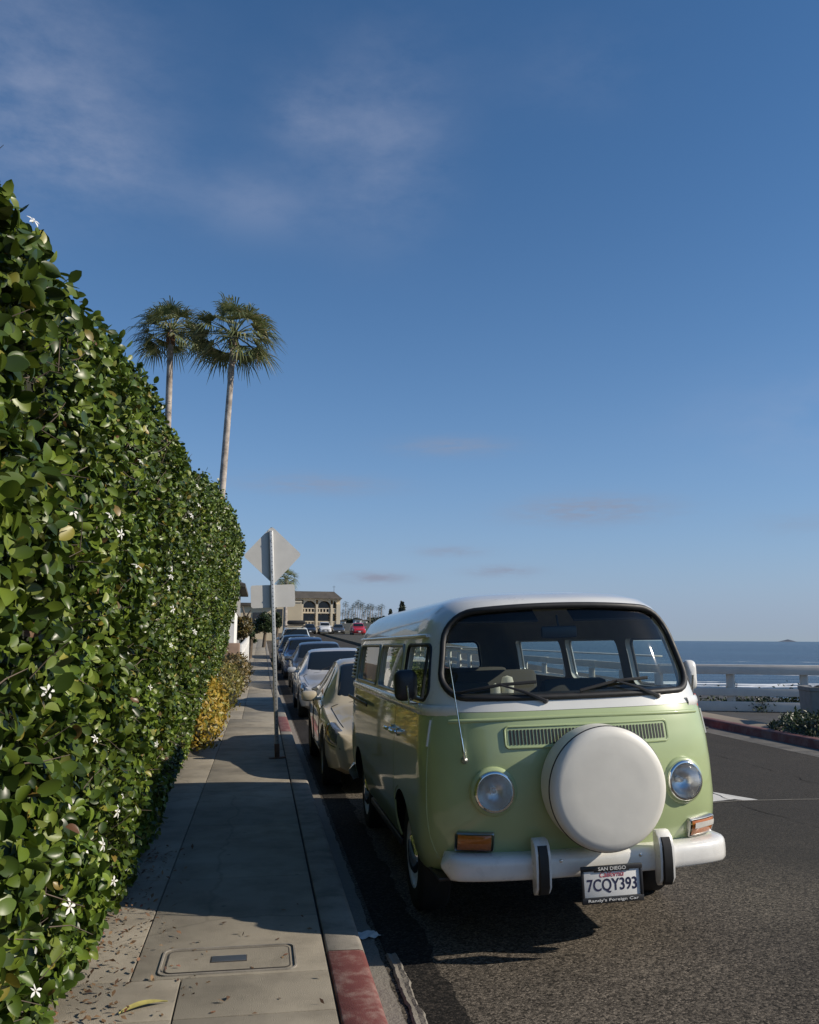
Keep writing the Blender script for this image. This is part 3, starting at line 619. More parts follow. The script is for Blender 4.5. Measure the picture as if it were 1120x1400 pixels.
# ------------------------------------------------------------ low bushes along the pavement
def bush(name, c, rad, n, size, m, label, cat='bush', asp=.5, stem=True, group=None):
    c = Vector(c); o = empty(name, (c.x, c.y, c.z-rad[2])); tag(o, label, cat, group)
    u = RNG.normal(0, 1, (n, 3)); u /= np.linalg.norm(u, axis=1)[:, None]; u[:, 2] = np.abs(u[:, 2])*np.where(RNG.uniform(0, 1, n) < .8, 1, -1)
    rr = RNG.uniform(.72, 1.0, n)*(1+.14*np.sin(u[:, 1]*9+u[:, 2]*5)*np.sin(u[:, 0]*7+1)+RNG.normal(0, .05, n))
    P = u*rr[:, None]*np.array(rad); V, F = leafcards(P, u, size, asp, .6, .3, 3, (0, 0, .4)); 
    link('foliage', np_mesh(name+'_leaves', V, F, m), o).location = (0, 0, rad[2])
    q = MB(); q.grid([[(rad[0]*.72*math.cos(a)*math.cos(b_), rad[1]*.74*math.sin(a)*math.cos(b_), rad[2]+rad[2]*.74*math.sin(b_)) for a in np.linspace(0, 2*math.pi, 17)] for b_ in np.linspace(-1.5, 1.5, 9)])
    for k in range(6):
        a = random.uniform(0, 6.28); q.tube([(0, 0, 0), (rad[0]*.4*math.cos(a), rad[1]*.4*math.sin(a), rad[2]), (rad[0]*.8*math.cos(a), rad[1]*.8*math.sin(a), rad[2]*1.5)], [.02, .014, .006], 5)
    q.build('stems', MATS['hedge_dark'], o); return o
bush('bush', (-.80, 13.4, .36), (.34, 2.3, .52), 5200, .07, MATS['bush_gold'], 'golden yellow bush spilling from the foot of the hedge onto the sidewalk')
bush('bush', (-.74, 19.4, .36), (.36, 1.5, .58), 3000, .08, MATS['bush_olive'], 'rounded olive yellow bush just past the end of the tall hedge')
bush('bush', (-.70, 25.2, .46), (.46, 1.7, .62), 3000, .09, MATS['bush_brown'], 'brownish green bush before the low brown planter wall')

# ------------------------------------------------------------ the van (its own axes: x across, y back from the nose, z up)
VK = np.array([  # z, half width, front y, rear y
    (.30, .775, .22, 4.21), (.375, .815, .17, 4.25), (.44, .835, .115, 4.26), (.50, .850, .07, 4.27), (.60, .858, .022, 4.28), (.72, .862, .0, 4.285), (.90, .858, .002, 4.285), (1.05, .848, .012, 4.28), (1.20, .832, .040, 4.26),
    (1.30, .820, .082, 4.24), (1.45, .798, .140, 4.21), (1.60, .772, .198, 4.17), (1.68, .750, .230, 4.13), (1.75, .722, .258, 4.08), (1.80, .69, .285, 4.01),
    (1.85, .63, .345, 3.88), (1.89, .535, .50, 3.70), (1.92, .40, .80, 3.45), (1.94, .25, 1.2, 3.1), (1.95, .08, 1.7, 2.6)])
FD, FP_, RD, RP = .46, 2.95, .36, 3.0
def vk(z): return [float(np.interp(z, VK[:, 0], VK[:, k])) for k in (1, 2, 3)]
# smooth the table a little
_zz = np.linspace(.30, 1.95, 200)
def front_y(x, z):
    w, f, r = vk(z); t = min(1, abs(x)/w); return f + FD*(1-(1-t**FP_)**(1/FP_))
def rear_y(x, z):
    w, f, r = vk(z); t = min(1, abs(x)/w); return r - RD*(1-(1-t**RP)**(1/RP))
def side_x(y, z):
    w, f, r = vk(z)
    if y < f+FD: t = max(0, 1-(y-f)/FD); return w*(1-t**FP_)**(1/FP_)
    if y > r-RD: t = max(0, 1-(r-y)/RD); return w*(1-t**RP)**(1/RP)
    return w
def outline(z, ins=0.0, nf=41, ns=12, nr=25):
    w, f, r = vk(z); w = max(.03, w-ins); f += ins; r -= ins; P = []
    fd, rd = min(FD, (r-f)*.4), min(RD, (r-f)*.4)
    for k in range(nf):
        a = math.pi*(k/(nf-1)-.5); sx_, cx_ = math.sin(a), math.cos(a)
        P.append((w*math.copysign(abs(sx_)**(2/FP_), sx_), f+fd*(1-max(0, cx_)**(2/FP_)), z))
    for k in range(1, ns): P.append((w, f+fd+(r-rd-f-fd)*k/ns, z))
    for k in range(nr):
        a = math.pi*(.5-k/(nr-1)); sx_, cx_ = math.sin(a), math.cos(a)
        P.append((w*math.copysign(abs(sx_)**(2/RP), sx_), r-rd*(1-max(0, cx_)**(2/RP)), z))
    for k in range(1, ns): P.append((-w, r-rd-(r-rd-f-fd)*k/ns, z))
    return P
def smooth_loops(zs, ins=0): return [outline(z, ins) for z in zs]
def tub(zs_out, zs_in, ins, mi_out, mi_in, top_closed, up):
    q = MB(); O = smooth_loops(zs_out); I = smooth_loops(zs_in, ins); n = len(O[0])
    for a, b_ in zip(O, O[1:]): q.grid([a, b_], mi_out, closev=True)
    for a, b_ in zip(I, I[1:]): q.grid([a, b_], mi_in, closev=True, flip=True)
    if up:   # shell closed above, open below
        q.add(O[-1], [tuple(range(n))], mi_out); q.add(I[-1], [tuple(range(n))[::-1]], mi_in); q.grid([I[0], O[0]], mi_out, closev=True)
    else:
        q.add(O[0], [tuple(range(n))[::-1]], mi_out); q.add(I[0], [tuple(range(n))], mi_in); q.grid([O[-1], I[-1]], mi_out, closev=True)
    bm = bmesh.new(); me = bpy.data.meshes.new('t'); me.from_pydata(q.v, [], q.f); me.polygons.foreach_set('material_index', q.m); bm.from_mesh(me)
    bmesh.ops.remove_doubles(bm, verts=bm.verts[:], dist=.0004); bmesh.ops.recalc_face_normals(bm, faces=bm.faces[:]); bm.to_mesh(me); bm.free(); return me
def prism(poly, axis_, a, b_):
    """closed prism of polygon poly in the plane across axis_ ('y': (x,z), 'x': (y,z))"""
    n = len(poly); mk = (lambda p, t: (p[0], t, p[1])) if axis_ == 'y' else (lambda p, t: (t, p[0], p[1]))
    q = MB(); q.add([mk(p, a) for p in poly]+[mk(p, b_) for p in poly], [tuple(range(n))[::-1], tuple(range(n, 2*n))]+[(i, (i+1) % n, n+(i+1) % n, n+i) for i in range(n)])
    return q
def cut(me, cutters, mats, name):
    for m in mats: me.materials.append(m)
    o = link(name, me); q = MB()
    for c in cutters:
        b_ = len(q.v); q.v += c.v; q.f += [tuple(i+b_ for i in f) for f in c.f]; q.m += c.m
    cm = q.mesh('c', mats, smooth=False); co = link('c', cm)
    md = o.modifiers.new('b', 'BOOLEAN'); md.operation = 'DIFFERENCE'; md.object = co; md.solver = 'EXACT'
    dg = bpy.context.evaluated_depsgraph_get(); dg.update(); ev = o.evaluated_get(dg); res = bpy.data.meshes.new_from_object(ev)
    bpy.data.objects.remove(o); bpy.data.objects.remove(co); bpy.data.meshes.remove(cm)
    res.polygons.foreach_set('use_smooth', [True]*len(res.polygons)); res.set_sharp_from_angle(angle=R(32)); res.name = name; return res
def rpoly(pts, rads, n=7):
    """polygon with rounded corners"""
    out = []; m = len(pts)
    for i in range(m):
        p = Vector(pts[i]); a = Vector(pts[i-1])-p; b_ = Vector(pts[(i+1) % m])-p; r = rads[i] if isinstance(rads, (list, tuple)) else rads
        an = a.angle(b_); d = min(r/math.tan(an/2), a.length*.48, b_.length*.48); rr = d*math.tan(an/2)
        s_, e_ = p+a.normalized()*d, p+b_.normalized()*d; c = p+(a.normalized()+b_.normalized()).normalized()*(rr/math.sin(an/2))
        a0 = math.atan2(s_.y-c.y, s_.x-c.x); a1 = math.atan2(e_.y-c.y, e_.x-c.x); da = (a1-a0+math.pi) % (2*math.pi)-math.pi
        for k in range(n+1): t = a0+da*k/n; out.append((c.x+rr*math.cos(t), c.y+rr*math.sin(t)))
    return out
def dens(poly, step):
    out = []
    for i in range(len(poly)):
        a, b_ = Vector(poly[i]), Vector(poly[(i+1) % len(poly)]); k = max(1, int((b_-a).length/step))
        out += [tuple(a.lerp(b_, j/k)) for j in range(k)]
    return out
WS = dens(rpoly([(-.748, 1.318), (.748, 1.318), (.668, 1.785), (-.668, 1.785)], [.11, .11, .19, .19]), .05)
WS = [(x, z+(.032*(1-(x/.64)**2) if z > 1.55 else -.006*(1-(x/.7)**2))) for x, z in WS]
RW = dens(rpoly([(-.52, 1.31), (.52, 1.31), (.47, 1.62), (-.47, 1.62)], .07), .06)
SIDE = {'cab': [(.345, 1.30), (1.10, 1.30), (1.10, 1.61), (.46, 1.61)], 'slide': [(1.255, 1.30), (2.285, 1.30), (2.285, 1.61), (1.255, 1.61)],
        'back': [(2.42, 1.30), (3.70, 1.30), (3.66, 1.61), (2.42, 1.61)]}
SIDE = {k: dens(rpoly(v, .055), .06) for k, v in SIDE.items()}
def patch(poly, proj, off, loops=8, mi=0):
    """a sheet that fills poly, laid on the body by proj(a, z) -> point, set in by off"""
    c = (sum(p[0] for p in poly)/len(poly), sum(p[1] for p in poly)/len(poly)); q = MB(); rows = []
    for k in range(loops): s_ = 1-k/loops; rows.append([proj(c[0]+(p[0]-c[0])*s_, c[1]+(p[1]-c[1])*s_, off) for p in poly])
    q.grid(rows, mi, closev=True); b_ = len(q.v); n = len(poly); q.v.append(proj(c[0], c[1], off)); q.f += [((loops-1)*n+i, (loops-1)*n+(i+1) % n, b_) for i in range(n)]; q.m += [mi]*n
    return q
pf = lambda x, z, o: (x, front_y(x, z)+o, z)
pr = lambda x, z, o: (x, rear_y(x, z)-o, z)
psl = lambda y, z, o: (-side_x(y, z)+o, y, z)
psr = lambda y, z, o: (side_x(y, z)-o, y, z)
van = empty('camper_van', (VAN_X, VAN_Y, VAN_Z), (R(-.5), R(-1.9), R(0)))
tag(van, 'vintage pale green and white camper van with a white spare wheel cover on its nose', 'van')
def cyl_y(cx, cy, cz, r, x0, x1, n=40): return prism([(cy+r*math.cos(2*math.pi*k/n), cz+r*math.sin(2*math.pi*k/n)) for k in range(n)], 'x', x0, x1)
AX = (1.04, 3.42)
def lamp_frame(sgn):
    M = on_nose(sgn*.535+.014, .842); n_ = Vector((M[0][2], M[1][2], M[2][2])); n_ = (n_*.45+Vector((0, -1, 0.0))*.55).normalized(); a = Vector((0, 0, 1)).cross(n_)*-1; a.normalize(); b_ = n_.cross(a)
    p = Vector((M[0][3], M[1][3], M[2][3])); return Matrix(((a.x, b_.x, n_.x, p.x), (a.y, b_.y, n_.y, p.y), (a.z, b_.z, n_.z, p.z), (0, 0, 0, 1)))
def on_nose(x, z, o=0.0):
    """frame on the front surface: point and matrix with Z pointing outwards"""
    e = .01; p = Vector(pf(x, z, 0)); a = Vector(pf(x+e, z, 0))-Vector(pf(x-e, z, 0)); b_ = Vector(pf(x, z+e, 0))-Vector(pf(x, z-e, 0))
    a.normalize(); n_ = a.cross(b_).normalized(); b_ = n_.cross(a)
    return Matrix(((a.x, b_.x, n_.x, p.x+n_.x*o), (a.y, b_.y, n_.y, p.y+n_.y*o), (a.z, b_.z, n_.z, p.z+n_.z*o), (0, 0, 0, 1)))
def lamp_hole(sgn):
    q = MB(); q.lathe([(.094, -.062), (.094, .09)], 40, 0, lamp_frame(sgn), caps=True); return q
arches = [lamp_hole(-1), lamp_hole(1)]+[cyl_y(0, ay, .34, .375, s_*.50, s_*1.0) for ay in AX for s_ in (-1, 1)]
for c_ in arches[2:]: c_.m = [2]*len(c_.m)  # wheel wells coloured near black, shade inside them put into the colour
lowz = [.375, .39, .42, .50, .60, .70, .80, .90, 1.0, 1.05, 1.1, 1.15, 1.2, 1.243]
me = tub(lowz, [.80, .9, 1.0, 1.1, 1.243], .05, 0, 1, False, False)
low = link('lower_body', cut(me, arches, [MATS['van_green'], MATS['van_inner'], MATS['dark_trim']], 'lower_body'), van)
upz = [1.243, 1.255, 1.275, 1.31, 1.36, 1.42, 1.5, 1.58, 1.64, 1.68, 1.71, 1.74, 1.77, 1.80, 1.825, 1.85, 1.87, 1.89, 1.905, 1.92, 1.93, 1.94, 1.946, 1.95]
me = tub(upz, [1.243, 1.3, 1.5, 1.68, 1.75, 1.80, 1.84, 1.87, 1.89], .042, 0, 1, True, True)
wsp = prism(WS, 'y', -.4, .56); nw_ = len(WS); cz_ = 1.55
wsp.v = [(x*s_, y, cz_+(z-cz_)*s_) for i_, (x, y, z) in enumerate(wsp.v) for s_ in (1.03 if i_ < nw_ else .97,)]
cuts = [wsp, prism(RW, 'y', 3.85, 4.7)]
for p in SIDE.values(): cuts += [prism(p, 'x', -1.1, -.60), prism(p, 'x', .60, 1.1)]
upp = link('upper_body', cut(me, cuts, [MATS['van_white'], MATS['van_inner']], 'upper_body'), van)
upp.location.z = .002
def seal(poly, proj, r, name, m, par, off=0.0, n=8): return MB().tube([proj(a, z, off) for a, z in poly], r, n, 0, True).build(name, m, par, angle=80)
ws = patch(WS, pf, .014).build('windscreen', MATS['glass'], van, angle=80); seal(WS, pf, .019, 'seal', MATS['black_rubber'], ws, -.001)
rw = patch(RW, pr, .012).build('rear_window', MATS['glass'], van, angle=80); seal(RW, pr, .015, 'seal', MATS['black_rubber'], rw)
for side, pj in ((-1, psl), (1, psr)):
    for nm, p in SIDE.items():
        w_ = patch(p, pj, .016, 5).build('side_window', MATS['glass'], van, angle=80); seal(p, pj, .011, 'seal', MATS['dull_metal'] if nm != 'cab' else MATS['black_rubber'], w_, .001)
        if nm == 'cab':
            q = MB(); q.tube([pj(.50, 1.305, .012), pj(.52, 1.60, .012)], .010, 6); q.build('window_bar', MATS['dark_trim'], w_)
# belt moulding, gutter
for sgn in (-1, 1):
    ys = [.16, .2, .25, .32, .4, .5]+list(np.linspace(.6, 3.8, 14))+[3.95, 4.05]
    q = MB(); rows = []
    for (dz, o_) in ((-.032, .001), (-.022, .012), (0, .018), (.022, .012), (.032, .001)): rows.append([(sgn*(side_x(y, 1.246)+o_), y, 1.246+dz) for y in ys])
    q.grid(rows); q.build('belt_moulding', MATS['bumper_white'], van, angle=60)
    P = [(sgn*(side_x(y, 1.665)+.012), y, 1.665+.022*math.exp(-((y-.25)/.25)**2)*0) for y in ([.52, .56, .62]+list(np.linspace(.7, 3.9, 20))+[4.0, 4.06])]
    MB().tube(P, .013, 6, flat=(.8, 1.3)).build('rain_gutter', MATS['van_white'], van, angle=80)
# doors: skins standing a hair proud of the body
def skin(y0, y1, z0, z1, sgn, name, off=.004, ny=26, nz=14, lowf=None):
    q = MB(); rows = []
    for i in range(ny+1):
        y = y0+(y1-y0)*i/ny; zb = z0 if lowf is None else max(z0, lowf(y)); row = []
        for j in range(nz+1): z = zb+(z1-zb)*j/nz; row.append((sgn*(side_x(y, z)+off), y, z))
        rows.append([(sgn*(side_x(y, zb)-.006), y, zb)]+row+[(sgn*(side_x(y, z1)-.006), y, z1)])
    e0 = [(sgn*(abs(p[0])-.012), p[1]-.0, p[2]) for p in rows[0]]; e1 = [(sgn*(abs(p[0])-.012), p[1], p[2]) for p in rows[-1]]
    q.grid([e0]+rows+[e1]); return q.build(name, MATS['van_green'], van, angle=40)
arch = lambda y: (.34+math.sqrt(max(0, .395**2-(y-AX[0])**2))) if abs(y-AX[0]) < .395 else .36
for sgn in (-1, 1):
    d = skin(.27, 1.285, .385, 1.212, sgn, 'cab_door', lowf=arch)
    def handle(y, z, par):
        q = MB(); x = side_x(y, z)+.004; q.lathe([(0, .0), (.026, 0), (.026, .012), (.012, .016), (.010, .04), (0, .04)], 14, 0, Matrix.Translation((sgn*x, y, z)) @ Matrix.Rotation(sgn*math.pi/2, 4, 'Y'))
        q.tube([(sgn*(x+.040), y-.02, z), (sgn*(x+.046), y+.04, z+.003), (sgn*(x+.040), y+.12, z)], [.013, .011, .012], 8)
        q.build('handle', MATS['chrome'], par)
    handle(1.13, 1.06, d)
    q = MB(); q.tube([(sgn*(side_x(.275, z)+.006), .275, z) for z in (1.06, 1.1, 1.15, 1.2)], .007, 6); q.build('hinge_edge', MATS['van_white'], d)
    if sgn < 0:
        d2 = skin(1.30, 2.42, .385, 1.212, sgn, 'sliding_door'); handle(1.37, 1.06, d2)
        q = MB(); q.box((sgn*(.872), 3.35, 1.13), (.012, 1.45, .028), 0, .004); q.build('slide_rail', MATS['dark_trim'], d2)
    # small details of the side
    q = MB(); q.box((sgn*(side_x(2.0, .34)+.012), 2.1, .335), (.03, 1.55, .05), 0, .01); q.build('sill_trim', MATS['dark_trim'], van)
    lv = MB(); lvo = lambda y: .006+.030*math.sin(math.pi*min(1, max(0, (y-3.75)/.27)))
    for k in range(9):
        z = 1.32+.265*k/8; y0, y1 = 3.775, 3.96
        lv.tube([(sgn*(side_x(y, z)+lvo(y)), y, z) for y in np.linspace(y0, y1, 6)], .0085, 6)
    for y in (3.765, 3.97): lv.tube([(sgn*(side_x(y, z)+lvo(y)), y, z) for z in np.linspace(1.30, 1.60, 6)], .010, 6)
    lp = MB(); lp.grid([[(sgn*(side_x(y, z)+lvo(y)-.006), y, z) for z in np.linspace(1.31, 1.59, 6)] for y in np.linspace(3.765, 3.97, 7)], 1)
    lv.v, b_ = lv.v+lp.v, len(lv.v); lv.f += [tuple(i+b_ for i in f) for f in lp.f]; lv.m += lp.m
    lv.build('air_louvre', [MATS['van_white'], MATS['black_rubber']], van, angle=60)
# nose: emblem-free panel with grille, lamps, cover
q = MB(); GP = dens(rpoly([(-.445, 1.058), (.48, 1.058), (.48, 1.166), (-.445, 1.166)], .022), .05)
q.tube([pf(a, z, -.002) for a, z in GP], .007, 6, 0, True)
q.grid([[pf(x, z, -.0035) for z in (1.061, 1.163)] for x in np.linspace(-.436, .471, 30)], 0)
for k in range(46):
    x = -.418+.87*k/45; q.grid([[pf(x+d_, z, -.0055) for z in (1.074, 1.11, 1.15)] for d_ in (-.0055, .0055)], 1)
q.build('vent_grille', [MATS['van_green'], MATS['black_rubber']], van, angle=60, normals=True)
for sgn in (-1, 1):
    MM = lamp_frame(sgn)
    hl = empty('headlight', (0, 0, 0)); hl.parent = van
    MB().lathe([(.128, -.05), (.126, .002), (.120, .014), (.108, .018)], 40, 0, MM).build('bucket', MATS['van_green'], hl, angle=50)
    MB().lathe([(.108, .010), (.107, .026), (.101, .036), (.093, .036), (.090, .026)], 40, 0, MM).build('rim', MATS['chrome'], hl, angle=60)
    MB().lathe([(.091, .026), (.075, -.02), (.045, -.045), (.02, -.052), (0, -.052)], 32, 0, MM).build('reflector', MATS['reflector'], hl, angle=80)
    q = MB(); q.lathe([(.016, -.05), (.018, -.02), (.012, -.006), (0, -.004)], 12, 0, MM); q.build('bulb', MATS['white_lens'], hl)
    MB().lathe([(.093, .030), (.08, .042), (.055, .051), (.028, .055), (0, .056)], 36, 0, MM).build('lens', MATS['lamp_glass'], hl, angle=80)
    # low turn signal
    ts = empty('turn_signal', (0, 0, 0)); ts.parent = van
    pol = rpoly([(-.105, -.048), (.105, -.048), (.105, .048), (-.105, .048)], .012, 4); M = on_nose((sgn*.640+.022), .555)
    def bent(u, v, o): x = (sgn*.640+.022)+u*.90; z = .588+v; m_ = on_nose(x, z); return (m_[0][3]+m_[0][2]*o, m_[1][3]+m_[1][2]*o, m_[2][3]+m_[2][2]*o)
    pol = dens(pol, .03)
    q = MB(); q.grid([[bent(u, v, -.004) for u, v in pol], [bent(u, v, .020) for u, v in pol], [bent(u*.95, v*.9, .026) for u, v in pol], [bent(u*.91, v*.82, .012) for u, v in pol]], 0, closev=True); q.build('bezel', MATS['dull_metal'], ts, angle=40)
    def lens(u0, u1, nm, m_):
        q = MB(); rows = []
        for i in range(9):
            u = u0+(u1-u0)*i/8; rows.append([bent(u, v, .024+.010*(1-(v/.037)**4)*(1 if 0 < i < 8 else .3)) for v in np.linspace(-.037, .037, 7)])
        q.grid(rows); q.build(nm, m_, ts, angle=60)
    lens(-.088, .088, 'lens', MATS['amber'])
    if sgn > 0:
        q = MB(); rows = [[bent(u, v, .0365) for v in np.linspace(.006, .030, 4)] for u in np.linspace(-.075, .080, 8)]; q.grid(rows); q.build('lens_band', MATS['white_lens'], ts, angle=60)
# spare wheel cover
SW = Matrix.Translation((.018, -.008, .868)) @ Matrix.Rotation(math.pi/2+R(2), 4, 'X')
sp = MB().lathe([(.275, .0), (.300, .010), (.310, .05), (.313, .175)], 72, 0, SW).build('spare_wheel_cover', MATS['cover_vinyl'], van, angle=60)
MB().lathe([(.313, .173), (.3158, .177), (.3158, .181), (.312, .185)], 72, 0, SW).build('piping', MATS['dark_trim'], sp, angle=80)
MB().lathe([(.312, .184), (.306, .204), (.291, .217), (.262, .2235), (.18, .227), (.09, .2285), (0, .229)], 72, 0, SW).build('cover_face', MATS['cover_vinyl'], sp, angle=80)
# bumpers with overriders, number plate
def bumper(front, name):
    q = MB(); rows = []; N_ = 44
    def bx(t):   # plan path
        x = -.845+1.69*t; u = abs(x)/.845
        x = (x*.965+.020 if front else x*1.07); y = .55*front_y(min(.84, abs(x)), .46)-.062; return x, y
    sec = [(.045, -.080), (.004, -.080), (-.014, -.074), (-.025, -.060), (-.030, -.03), (-.031, 0), (-.030, .03), (-.025, .056), (-.012, .070), (.010, .078), (.055, .080), (.135, .078)]
    for i in range(N_+1):
        x, y = bx(i/N_); e_ = max(0, abs(i/N_-.5)*2-.93)/.07; k_ = max(.12, math.sqrt(max(0, 1-e_**2.4))); rows.append([(x, (y+.03*e_+a*k_), .462+b_*k_*.80) if front else (x, 4.16-(y+a*k_), .435+b_*k_) for a, b_ in sec])
    q.grid(rows, 0)
    for e in (0, -1): q.add(rows[e], [tuple(range(len(sec)))])
    return q.build(name, MATS['bumper_white'], van, angle=75)
bp_ = bumper(True, 'front_bumper'); bumper(False, 'rear_bumper')
for sx_ in (-.312, .362):
    fl_ = lambda y: -.03+(y+.03)*.60
    q = MB(); P = [(-.03, .285), (-.075, .296), (-.125, .33), (-.142, .42), (-.140, .50), (-.112, .55), (-.06, .575), (-.01, .575), (-.01, .3)]
    P2 = [(fl_(y), z) for y, z in P]; L = []
    for dx, s_ in ((-.040, .95), (-.034, 1), (.034, 1), (.040, .95)): L.append([(sx_+dx, -.07+(y+.07)*s_, .43+(z-.43)*s_*.97+.04) for y, z in P2])
    q.grid(L, 0, closev=True); q.add(L[0], [tuple(range(len(P2)))]); q.add(L[-1], [tuple(range(len(P2)))])
    ov = q.build('overrider', MATS['bumper_white'], bp_, angle=42)
    q = MB(); S = [(-.115, .305), (-.152, .338), (-.160, .42), (-.156, .495), (-.124, .545)]; S = [(fl_(y), z) for y, z in S]
    q.grid([[(sx_+dx, y+(.012 if abs(dx) > .025 else 0), z+.038) for y, z in S] for dx in (-.029, -.022, .022, .029)]); q.build('rubber_strip', MATS['black_rubber'], ov, angle=50)
for bx_ in (-.20, .24): MB().lathe([(.009, -.01), (.009, .004), (.005, .008), (0, .009)], 10, 0, Matrix.Translation((bx_, .55*front_y(bx_, .46)-.062-.030, .49)) @ Matrix.Rotation(math.pi/2, 4, 'X')).build('bolt', MATS['chrome'], bp_)
MB().tube([pf(x, 1.208-.012*(x/.7)**2, .004) for x in np.linspace(-.72, .72, 40)], .012, 8).build('swage_line', MATS['van_green'], van, angle=80)
# step bars beside the bumper ends
for sgn in (-1, 1):
    q = MB(); q.box((sgn*.75, .34, .385), (.11, .32, .02), 0, .006); q.build('step', MATS['dark_trim'], van)
npl = empty('number_plate', (.035, -.125, .385), (R(0), 0, R(0))); npl.parent = van
q = MB(); q.box((0, 0, 0), (.305, .004, .152), 0, .0015); q.build('plate', MATS['plate_white'], npl)
q = MB(); o_ = dens(rpoly([(-.166, -.092), (.166, -.092), (.166, .090), (-.166, .090)], .012), .05); i_ = dens(rpoly([(-.150, -.058), (.150, -.058), (.150, .066), (-.150, .066)], .01), .05)
def ringpolys(q, outer, inner, y0, y1):
    # frame as four bars
    q.box((0, (y0+y1)/2, .0785), (.332, abs(y1-y0), .025), 0, .004); q.box((0, (y0+y1)/2, -.0755), (.332, abs(y1-y0), .031), 0, .004)
    for s_ in (-1, 1): q.box((s_*.158, (y0+y1)/2, 0), (.016, abs(y1-y0)-.001, .135), 0, .004)
ringpolys(q, o_, i_, -.010, .003); q.box((0, -.0036, .0665), (.19, .0115, .012), 0, .003); q.build('plate_frame', MATS['dark_trim'], npl)
def text(s_, name, width, height, loc, m, par, shear=0, xs=None, bold=0, depth=.0012):
    cu = bpy.data.curves.new('t', 'FONT'); cu.body = s_; cu.size = 1; cu.shear = shear; cu.extrude = .02; cu.offset = bold; cu.resolution_u = 4
    o = bpy.data.objects.new('t', cu); COL.objects.link(o); dg = bpy.context.evaluated_depsgraph_get(); me = bpy.data.meshes.new_from_object(o.evaluated_get(dg)); bpy.data.objects.remove(o)
    V = np.array([v.co[:] for v in me.vertices]); lo, hi = V.min(0), V.max(0)
    for v in me.vertices:
        u = (v.co.x-lo[0])/(hi[0]-lo[0])-.5; w = (v.co.y-lo[1])/(hi[1]-lo[1])-.5; t = (v.co.z-lo[2])/(hi[2]-lo[2])
        v.co = (u*width, -t*depth, w*height)
    me.materials.clear(); me.materials.append(m); me.name = name; o = link(name, me, par); o.location = loc; return o
text('7CQY393', 'registration', .268, .070, (0, -.0022, -.008), MATS['plate_ink'], npl, bold=.012)
text('California', 'state_name', .130, .026, (0, -.0023, .047), MATS['plate_red'], npl, shear=.35)
text('SAN DIEGO', 'frame_text', .150, .017, (0, -.0105, .0765), MATS['frame_letter'], npl, bold=.01)
text("Randy's Foreign Car", 'frame_text', .270, .018, (0, -.0105, -.0755), MATS['frame_letter'], npl, bold=.008)
q = MB(); q.box((0, .02, .02), (.2, .03, .05)); q.build('bracket', MATS['dark_trim'], npl)
# wheels
def wheel(name, par, loc, r, w, rim_m, sgn, cap=True):
    wh = empty(name, loc); wh.parent = par; M = Matrix.Rotation(sgn*math.pi/2, 4, 'Y')
    MB().lathe([(r*.62, -w/2), (r*.80, -w/2*1.06), (r*.95, -w/2*.98), (r, -w/2*.72), (r*1.003, 0), (r, w/2*.72), (r*.95, w/2*.98), (r*.80, w/2*1.06), (r*.62, w/2)], 44, 0, M).build('tyre', MATS['tyre_rubber'], wh, angle=60)
    MB().lathe([(r*.64, w/2*.98), (r*.60, w/2*.9), (r*.56, w/2*.5), (r*.45, w/2*.55), (r*.36, w/2*.75), (0, w/2*.78)], 40, 0, M).build('rim', rim_m, wh, angle=40)
    if cap: MB().lathe([(r*.37, w/2*.74), (r*.36, w/2*.95), (r*.28, w/2*1.12), (r*.12, w/2*1.2), (0, w/2*1.21)], 32, 0, M).build('hub_cap', MATS['chrome'], wh, angle=60)
    MB().lathe([(r*.62, -w/2), (0, -w/2)], 24, 0, M).build('backing', MATS['dark_trim'], wh)
    return wh
for ay in AX:
    for sgn in (-1, 1): wheel('wheel', van, (sgn*.705, ay, .325), .325, .185, MATS['bumper_white'], sgn)
q = MB()
for ay in AX: q.tube([(-.66, ay, .32), (.66, ay, .32)], .045, 8)
q.box((0, 2.2, .27), (.9, 3.2, .08), 0, .02); q.box((0, 1.0, .30), (.5, .25, .16), 0, .03); q.box((0, 3.8, .34), (.7, .6, .28), 0, .05); q.build('underframe', MATS['dark_trim'], van)
# mirrors, aerial, wipers
for sgn in (-1, 1):
    mr_ = empty('door_mirror', (0, 0, 0)); mr_.parent = van
    c = Vector((sgn*(.905 if sgn < 0 else .855), .46, 1.385)); hw = .066 if sgn < 0 else .036; pol = rpoly([(-hw, -.088), (hw, -.088), (hw, .088), (-hw, .088)], .042 if sgn < 0 else .028, 6)
    q = MB(); rows = []
    for s_, d_ in ((.96, .022), (1, .012), (1, 0), (.97, -.014), (.82, -.028), (.5, -.036), (.12, -.038)): rows.append([(c.x+u*s_, c.y+d_, c.z+v*s_) for u, v in pol])
    q.grid(rows, 0, closev=True); q.add(rows[-1], [tuple(range(len(pol)))]); q.build('shell', MATS['dark_trim'] if sgn < 0 else MATS['bumper_white'], mr_, angle=50)
    q = MB(); q.add([(c.x+u*.95, c.y+.019, c.z+v*.95) for u, v in pol], [tuple(range(len(pol)))]); q.build('mirror_glass', MATS['chrome'], mr_)
    q = MB(); q.tube([(c.x, c.y-.040, c.z), (c.x-sgn*.01, c.y-.035, c.z-.10), (sgn*.835, .48, 1.275), (sgn*.805, .48, 1.26)], .006, 8); q.box((sgn*.82, .48, 1.268), (.03, .05, .025), 0, .008); q.build('arm', MATS['chrome'], mr_)
an = empty('radio_aerial', (0, 0, 0)); an.parent = van
b0 = Vector(pf(-.660, 1.0, -.012)); b1 = Vector((-.735, b0.y-.03, 1.53)); q = MB(); q.lathe([(.020, -.012), (.019, .004), (.010, .016), (0, .017)], 16, 0, on_nose(-.660, 1.0)); q.build('socket', MATS['dull_metal'], an)
